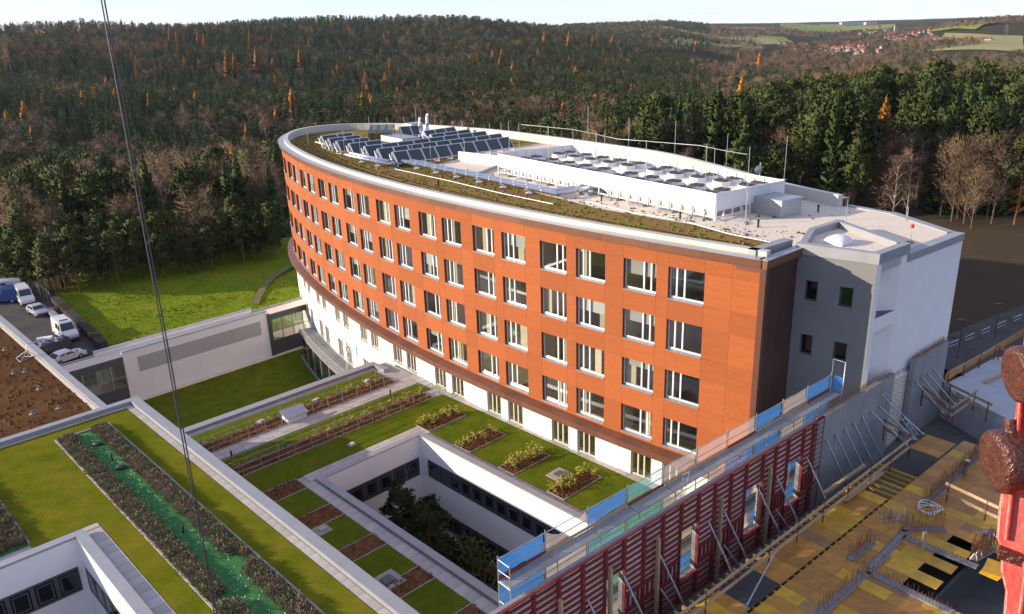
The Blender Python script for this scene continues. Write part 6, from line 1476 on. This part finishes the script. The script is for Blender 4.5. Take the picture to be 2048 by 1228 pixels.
# little street lamps by the service road
for x, y, lb in ((1915, 715, 'grey lamp post by the service road near the corner wall'), (1988, 680, 'grey lamp post by the service road farther right')):
    e = empty('lamp_post', at(x, y, -6.2), lb, 'lamp post'); b = MB(); b.tube([(0, 0, 0), (0, 0, 4.6)], .06, 6); inst('pole', b.mesh('pole', M['dark_metal']), e); b = MB(); b.box(-.7, .1, -.12, .12, 4.6, 4.7); inst('lamp_head', b.mesh('lamp_head', M['dark_metal']), e)
for i in range(5):
    p = at(1905 + i * 32, 700 - i * 13, -6.2); e = empty('tube_barrier', p, 'low tube barrier hoop beside the service road', 'barrier', 'tube barriers along the service road', rz=.6); b = MB(); b.tube([(-1, 0, 0), (-1, 0, 1.1), (1, 0, 1.1), (1, 0, 0)], .05, 6); inst('hoop', b.mesh('hoop', M['galv']), e); b = MB(); b.tube([(-1, 0, .6), (1, 0, .6)], .04, 5); inst('crossbar', b.mesh('crossbar', M['galv']), e)

# ================================================================ people
M['skin'] = mat('skin', (0.45, 0.27, 0.19), .6); M['jacket_blue'] = mat('jacket_blue', (0.09, 0.10, 0.20), .9); M['trousers'] = mat('trousers', (0.06, 0.055, 0.06), .9); M['overall'] = mat('overall', (0.55, 0.50, 0.45), .9); M['helmet'] = mat('helmet', (0.75, 0.42, 0.02), .35); M['hair'] = mat('hair', (0.05, 0.035, 0.025), .8)
def figure(name, loc, rz, J, cloth, legs, label, helmet=None):
    """J: joint positions; one skin grown over the joint graph, garments as material zones"""
    R = dict(pel=.15, che=.17, nec=.065, hea=.115, sh=.075, el=.05, wr=.036, ha=.045, fi=.02, hip=.10, kn=.07, an=.05, to=.045)
    names = list(J); me = bpy.data.meshes.new('body'); E = [('pel', 'bel'), ('bel', 'che'), ('che', 'nec'), ('nec', 'hea'), ('hea', 'top')]
    for s in 'lr': E += [('che', 'sh' + s), ('sh' + s, 'el' + s), ('el' + s, 'wr' + s), ('wr' + s, 'ha' + s), ('pel', 'hip' + s), ('hip' + s, 'kn' + s), ('kn' + s, 'an' + s), ('an' + s, 'to' + s)]
    vs = [Vector(J[k]) for k in names]; es = [(names.index(a), names.index(c)) for a, c in E]; rad = []
    for k in names: rad.append({'bel': .145, 'top': .07}.get(k, R.get(k) or R.get(k[:-1])))
    for s in 'lr':   # five fingers fanned from the palm
        h, w0 = Vector(J['ha' + s]), Vector(J['wr' + s]); d = (h - w0).normalized(); sd_ = d.cross(Vector((0, 0, 1))).normalized()
        for q, (sp, ln) in enumerate(((-.9, .06), (-.3, .085), (.05, .095), (.4, .085), (.75, .07))):
            vs.append(h + sd_ * sp * .045 + d * .035); rad.append(.011); vs.append(h + sd_ * sp * .06 + d * (.035 + ln) + Vector((0, 0, -.02))); rad.append(.009); i = len(vs) - 2; es += [(names.index('ha' + s), i), (i, i + 1)]
    me.from_pydata([tuple(v) for v in vs], es, []); o = bpy.data.objects.new('tmp_body', me); COL.objects.link(o)
    md = o.modifiers.new('skin', 'SKIN'); sv = me.skin_vertices[0].data
    for i, r in enumerate(rad): sv[i].radius = (r, r); sv[i].use_root = (i == names.index('pel'))
    o.modifiers.new('sub', 'SUBSURF').levels = 1; o.modifiers['sub'].render_levels = 1
    dg = bpy.context.evaluated_depsgraph_get(); m2 = bpy.data.meshes.new_from_object(o.evaluated_get(dg)); bpy.data.objects.remove(o)
    for mm in (M['skin'], M[cloth], M[legs], M['hair']): m2.materials.append(mm)
    zone_ = {'pel': 2, 'bel': 1, 'che': 1, 'nec': 0, 'hea': 0, 'top': 3, 'sh': 1, 'el': 1, 'wr': 0, 'ha': 0, 'hip': 2, 'kn': 2, 'an': 2, 'to': 3}
    for p in m2.polygons:
        c = p.center; k = min(names, key=lambda q: (Vector(J[q]) - c).length); p.material_index = zone_.get(k, zone_.get(k[:-1], 0)); p.use_smooth = True
    e = empty(name, loc, label, 'person', rz=rz); inst('body', m2, e)
    if helmet:
        b = MB(); b.lathe([(.17, 0), (.14, .02), (.135, .08), (.10, .13), (.03, .155)], n=12); h = Vector(J['hea']); t = (Vector(J['top']) - h).normalized(); inst('helmet', b.mesh('helmet', M['helmet']), e, h + t * .03, rot=t.to_track_quat('Z', 'Y').to_euler())
    return e
BEND = dict(pel=(0, 0, .86), bel=(.16, 0, .95), che=(.36, 0, .98), nec=(.54, 0, .96), hea=(.66, 0, .90), top=(.76, 0, .86), shl=(.40, .2, .94), shr=(.40, -.2, .94), ell=(.46, .26, .66), elr=(.46, -.26, .66), wrl=(.56, .16, .44), wrr=(.58, -.14, .44), hal=(.60, .13, .37), har=(.62, -.11, .37), hipl=(0, .1, .80), hipr=(0, -.1, .80), knl=(.10, .14, .45), knr=(.06, -.15, .45), anl=(0, .15, .08), anr=(-.08, -.15, .08), tol=(.16, .17, .04), tor=(.08, -.17, .04))
figure('person', at(1962, 1092, DZ), D2R(-60), BEND, 'jacket_blue', 'trousers', 'worker in dark blue jacket and yellow helmet bending over the deck', True)
CLIMB = dict(pel=(0, 0, .92), bel=(.02, 0, 1.10), che=(.05, 0, 1.32), nec=(.06, 0, 1.50), hea=(.08, 0, 1.63), top=(.08, 0, 1.73), shl=(.06, .19, 1.40), shr=(.06, -.19, 1.40), ell=(.22, .25, 1.30), elr=(.22, -.25, 1.32), wrl=(.36, .2, 1.48), wrr=(.38, -.2, 1.52), hal=(.40, .19, 1.55), har=(.42, -.19, 1.59), hipl=(0, .09, .86), hipr=(0, -.09, .86), knl=(.12, .12, .50), knr=(.04, -.12, .46), anl=(.0, .12, .12), anr=(.0, -.12, .06), tol=(.14, .13, .08), tor=(.14, -.13, .03))
fs = 49.4; nf_ = (C(fs, 1.0) - C(fs, 0)).normalized(); lp = C(fs, .75)
e = empty('step_ladder', (*C(fs, 1.1), -4.4), 'white ladder leaning on the white facade above the terrace', 'ladder')
tdir = Vector((-nf_.y, nf_.x))
for sg in (-.22, .22): b = MB(); b.tube([(*(C(fs, 1.25) + tdir * sg), -4.4), (*(C(fs, .08) + tdir * sg), .6)], .03, 5); b.build('stile', M['alu'], e)
for k in range(14): f = (k + .5) / 14; q = C(fs, 1.25).lerp(C(fs, .08), f); z = -4.4 + 5.0 * f; b = MB(); b.tube([(*(q - tdir * .22), z), (*(q + tdir * .22), z)], .016, 4); b.build('rung', M['alu'], e)
q = C(fs, 1.25).lerp(C(fs, .08), .36); figure('person', (q.x + nf_.x * .12, q.y + nf_.y * .12, -4.4 + 5.0 * .36 - .02), math.atan2(-nf_.y, -nf_.x), CLIMB, 'overall', 'overall', 'painter in pale overalls standing on the facade ladder')

# ================================================================ crane parts close to the lens, hoist ropes
def near(px, py, r):
    d = (FW * FPX + IRT * (px - 1024) - IUP * (py - 614)).normalized(); return Vector((0, 0, CAM_Z)) + d * r
M['crane_red'] = mat('crane_red', (0.62, 0.045, 0.03), .4, var=(0.55, 0.09, 0.06), scale=9, amt=.45, bump=.15, bscale=30, spec=.5); M['grease'] = mat('grease', (0.12, 0.035, 0.022), .32, var=(0.05, 0.018, 0.012), scale=14, amt=.6, bump=.55, bscale=38, spec=.5)
CR = empty('crane_mast', near(2030, 1000, 5.2), 'red painted crane mast corner with greased brown bolts at the right edge', 'crane')
b = MB(); outl = [(2050, 655), (2045, 700), (2030, 830), (2012, 930), (1997, 1010), (1992, 1075), (2002, 1100), (2000, 1140), (2010, 1180), (2003, 1260), (2004, 1330), (2230, 1330), (2230, 655)]
fr_ = [near(x, y, 5.0) for x, y in outl]; bk = [near(x + 12, y, 5.35) for x, y in outl]; n = len(outl)
b.add(fr_ + bk, [tuple(range(n))[::-1], tuple(range(n, 2 * n))] + [(i, (i + 1) % n, n + (i + 1) % n, n + i) for i in range(n)]); o = b.build('chord_plate', M['crane_red'], CR)
bv = o.modifiers.new('bevel', 'BEVEL'); bv.width = .012; bv.segments = 2
for x0, y0, x1, y1 in ((2044, 760, 2012, 1080), (2052, 1110, 2040, 1228)): b = MB(); b.tube([near(x0, y0, 4.99), near((x0 + x1) / 2 + 3, (y0 + y1) / 2, 4.97), near(x1, y1, 4.98)], .014, 6); b.build('weld_seam', M['crane_red'], CR)
b = MB(); b.beam(near(1998, 1098, 5.02), near(2070, 1122, 5.02), .1, .06); b.build('joint_gap', M['grease'], CR)
for (x, y, R_, dx, dy, th) in ((2056, 748, .15, .14, .1, .07), (2010, 922, .165, .16, .06, .062)):
    c = near(x, y, 4.9); ax = (IRT * .985 - FW * .12 + IUP * .12).normalized(); b = MB()
    nn = 22; rings_ = [(-.5, .82), (-.45, .95), (-.3, 1), (.3, 1.0), (.45, .95), (.5, .82)]; u_ = ax.cross(Vector((0, 0, 1))).normalized(); v_ = ax.cross(u_); vs = []
    for t, rr in rings_:
        for j in range(nn): a_ = 2 * math.pi * j / nn; k = R_ * rr * (1 + .05 * mnoise.noise((t * 3, math.cos(a_) * 2, math.sin(a_) * 2 + x))); vs.append(c + ax * (t * th * 2) + (u_ * math.cos(a_) + v_ * math.sin(a_)) * k)
    b.add(vs, [(i * nn + j, i * nn + (j + 1) % nn, (i + 1) * nn + (j + 1) % nn, (i + 1) * nn + j) for i in range(5) for j in range(nn)], True); b.add(vs[:nn], [tuple(range(nn))[::-1]]); b.add(vs[-nn:], [tuple(range(nn))]); b.build('bolt_head', M['grease'], CR)
b = MB(); b.tube([near(2021, 838, 4.85), near(2020, 922, 4.85)], .03, 10); b.build('locking_pin', M['grease'], CR)
ra, rD = D2R(-24.9), 6.2
M['rope'] = mat('rope', (0.16, 0.13, 0.125), .5, .5)
for k, (off, lb) in enumerate(((-.0095, 'left strand of the twin steel hoist rope crossing the view'), (.0095, 'right strand of the twin steel hoist rope crossing the view'))):
    x, y = rD * math.sin(ra) + off * math.cos(ra), rD * math.cos(ra) - off * math.sin(ra); e = empty('hoist_rope', (x, y, 14), lb, 'rope', 'hoist ropes'); b = MB(); b.tube([(x, y, 14), (x, y, 30), (x + .01, y, 48)], .0055, 8); b.build('strand', M['rope'], e); b = MB(); b.tube([(x, y, 13.8), (x, y, 14)], .02, 8); b.build('ferrule', M['galv'], e)

# ================================================================ far village, hilltop mast, pylons
M['house_wall'] = mat('house_wall', (0.36, 0.34, 0.31), .9, rnd=.2); M['house_roof'] = mat('house_roof', (0.22, 0.08, 0.05), .9, rnd=.35); M['shed'] = mat('shed', (0.45, 0.43, 0.42), .8); M['slate'] = mat('slate', (0.08, 0.08, 0.09), .8)
def hm(L, W, H, Rf):
    a = MB(); a.box(-L / 2, L / 2, -W / 2, W / 2, -2, H); r = MB(); r.add([(-L / 2 - .4, -W / 2 - .4, H), (L / 2 + .4, -W / 2 - .4, H), (L / 2 + .4, W / 2 + .4, H), (-L / 2 - .4, W / 2 + .4, H), (-L / 2, 0, H + Rf), (L / 2, 0, H + Rf)], [(0, 1, 5, 4), (2, 3, 4, 5), (1, 2, 5), (3, 0, 4), (3, 2, 1, 0)]); return a.mesh('wall', M['house_wall']), r.mesh('roof', M['house_roof'])
HM = [hm(11, 9, 5.5, 4.2), hm(15, 10, 6, 4.6), hm(9, 8, 4.5, 4), hm(22, 11, 6, 5)]
rh = random.Random(4); nh = 0
CL = [(1600, 94, 40, 5, 20), (1640, 98, 45, 6, 30), (1690, 102, 40, 5, 26), (1730, 98, 40, 6, 22), (1790, 72, 40, 7, 26), (1820, 68, 30, 5, 20), (1760, 64, 50, 4, 16), (1810, 82, 35, 5, 16), (1880, 84, 45, 4, 22), (1930, 86, 40, 4, 7), (1840, 64, 40, 4, 14)]
CLN = ['at the left tip of the lower village', 'in the left part of the lower village', 'in the right part of the lower village', 'at the right tip of the lower village', 'around the distant church', 'right of the distant church', 'on the far rim left of the church', 'below the distant church', 'in the scattered hamlet right of the village', 'at the far right of the valley', 'on the slope above the church']
PLACES = ['on the near edge of the valley village', 'in the middle of the valley village', 'above the valley village']
for cx, cy, sx, sy, nn in CL:
    for i in range(nn):
        x, y = cx + rh.gauss(0, sx * .6), cy + rh.gauss(0, sy * .8); p = hit(x, y, dmin=900)
        if p.xy.length > 6000 or nh > 260: continue
        w_, r_ = rh.choice(HM); k = .8 + max(0, p.xy.length - 1800) / 8000
        e = empty('village_house', p, 'small pale house with red tiled roof ' + CLN[CL.index((cx, cy, sx, sy, nn))], 'house', 'village houses ' + CLN[CL.index((cx, cy, sx, sy, nn))], rz=rh.uniform(0, 3.14)); e.scale = (k,) * 3; inst('wall', w_, e); inst('roof', r_, e); nh += 1
p = hit(1798, 68, dmin=900); e = empty('church', p, 'pale church with tower in the distant village', 'church'); e.scale = (1.4,) * 3; inst('nave', HM[3][0], e); inst('nave_roof', HM[3][1], e); b = MB(); b.box(-14, -8, -3, 3, -2, 20); inst('tower', b.mesh('tower', M['house_wall']), e); b = MB(); b.lathe([(3.6, 20), (2, 24), (.1, 30)], (-11, 0), n=8); inst('spire', b.mesh('spire', M['slate']), e)
p = hit(1705, 49.5, dmin=900); e = empty('factory_hall', p, 'long white factory halls on the far horizon', 'building'); b = MB(); b.box(-80, 80, -25, 25, -10, 14); inst('hall', b.mesh('hall', M['shed']), e); b = MB(); b.box(60, 130, -70, -30, -10, 12); inst('annexe', b.mesh('annexe', M['shed']), e)
p = hit(931, 40, dmin=900); e = empty('radio_mast', p, 'thin radio mast on the wooded hilltop', 'mast'); D_ = p.xy.length; h_ = D_ / FPX * 30; b = MB(); b.tube([(0, 0, 0), (0, 0, h_ * .8)], .9, 6, .5); inst('mast_tube', b.mesh('mast_tube', M['galv']), e); b = MB(); b.tube([(0, 0, h_ * .8), (0, 0, h_)], .4, 5); inst('antenna', b.mesh('antenna', M['galv']), e)
for x, y, hh in ((2008, 88, 30), (1416, 92, 22), (1848, 96, 22)):
    p = hit(x, y, dmin=900); D_ = p.xy.length; h_ = D_ / FPX * hh; e = empty('power_pylon', p, {2008: 'grey lattice pylon on the right hand hill', 1416: 'grey lattice pylon at the field edge', 1848: 'grey lattice pylon rising beside the village'}[x], 'pylon')
    b = MB(); w_ = h_ * .09
    for sx, sy in ((-1, -1), (1, -1), (1, 1), (-1, 1)): b.tube([(sx * w_, sy * w_, 0), (sx * w_ * .2, sy * w_ * .2, h_)], .3, 3)
    inst('lattice', b.mesh('lattice', M['galv']), e); b = MB()
    for f in (.7, .82, .94): b.tube([(-h_ * .16, 0, h_ * f), (h_ * .16, 0, h_ * f)], .3, 3)
    inst('cross_arm', b.mesh('cross_arm', M['galv']), e)

# ================================================================ haze
M['haze'] = bpy.data.materials.new('haze'); M['haze'].use_nodes = True; nt = M['haze'].node_tree; nt.nodes.remove(nt.nodes['Principled BSDF']); pv = nt.nodes.new('ShaderNodeVolumePrincipled')
pv.inputs['Color'].default_value = (0.80, 0.88, 1.0, 1); pv.inputs['Density'].default_value = 0.00003; pv.inputs['Anisotropy'].default_value = 0.3; nt.links.new(pv.outputs[0], nt.nodes['Material Output'].inputs['Volume'])
b = MB(); b.box(-13500, 13500, -2000, 13500, -75, 190); o = b.build('haze', M['haze']); tag(o, 'thin pale autumn haze over the valley', None, None, 'stuff')
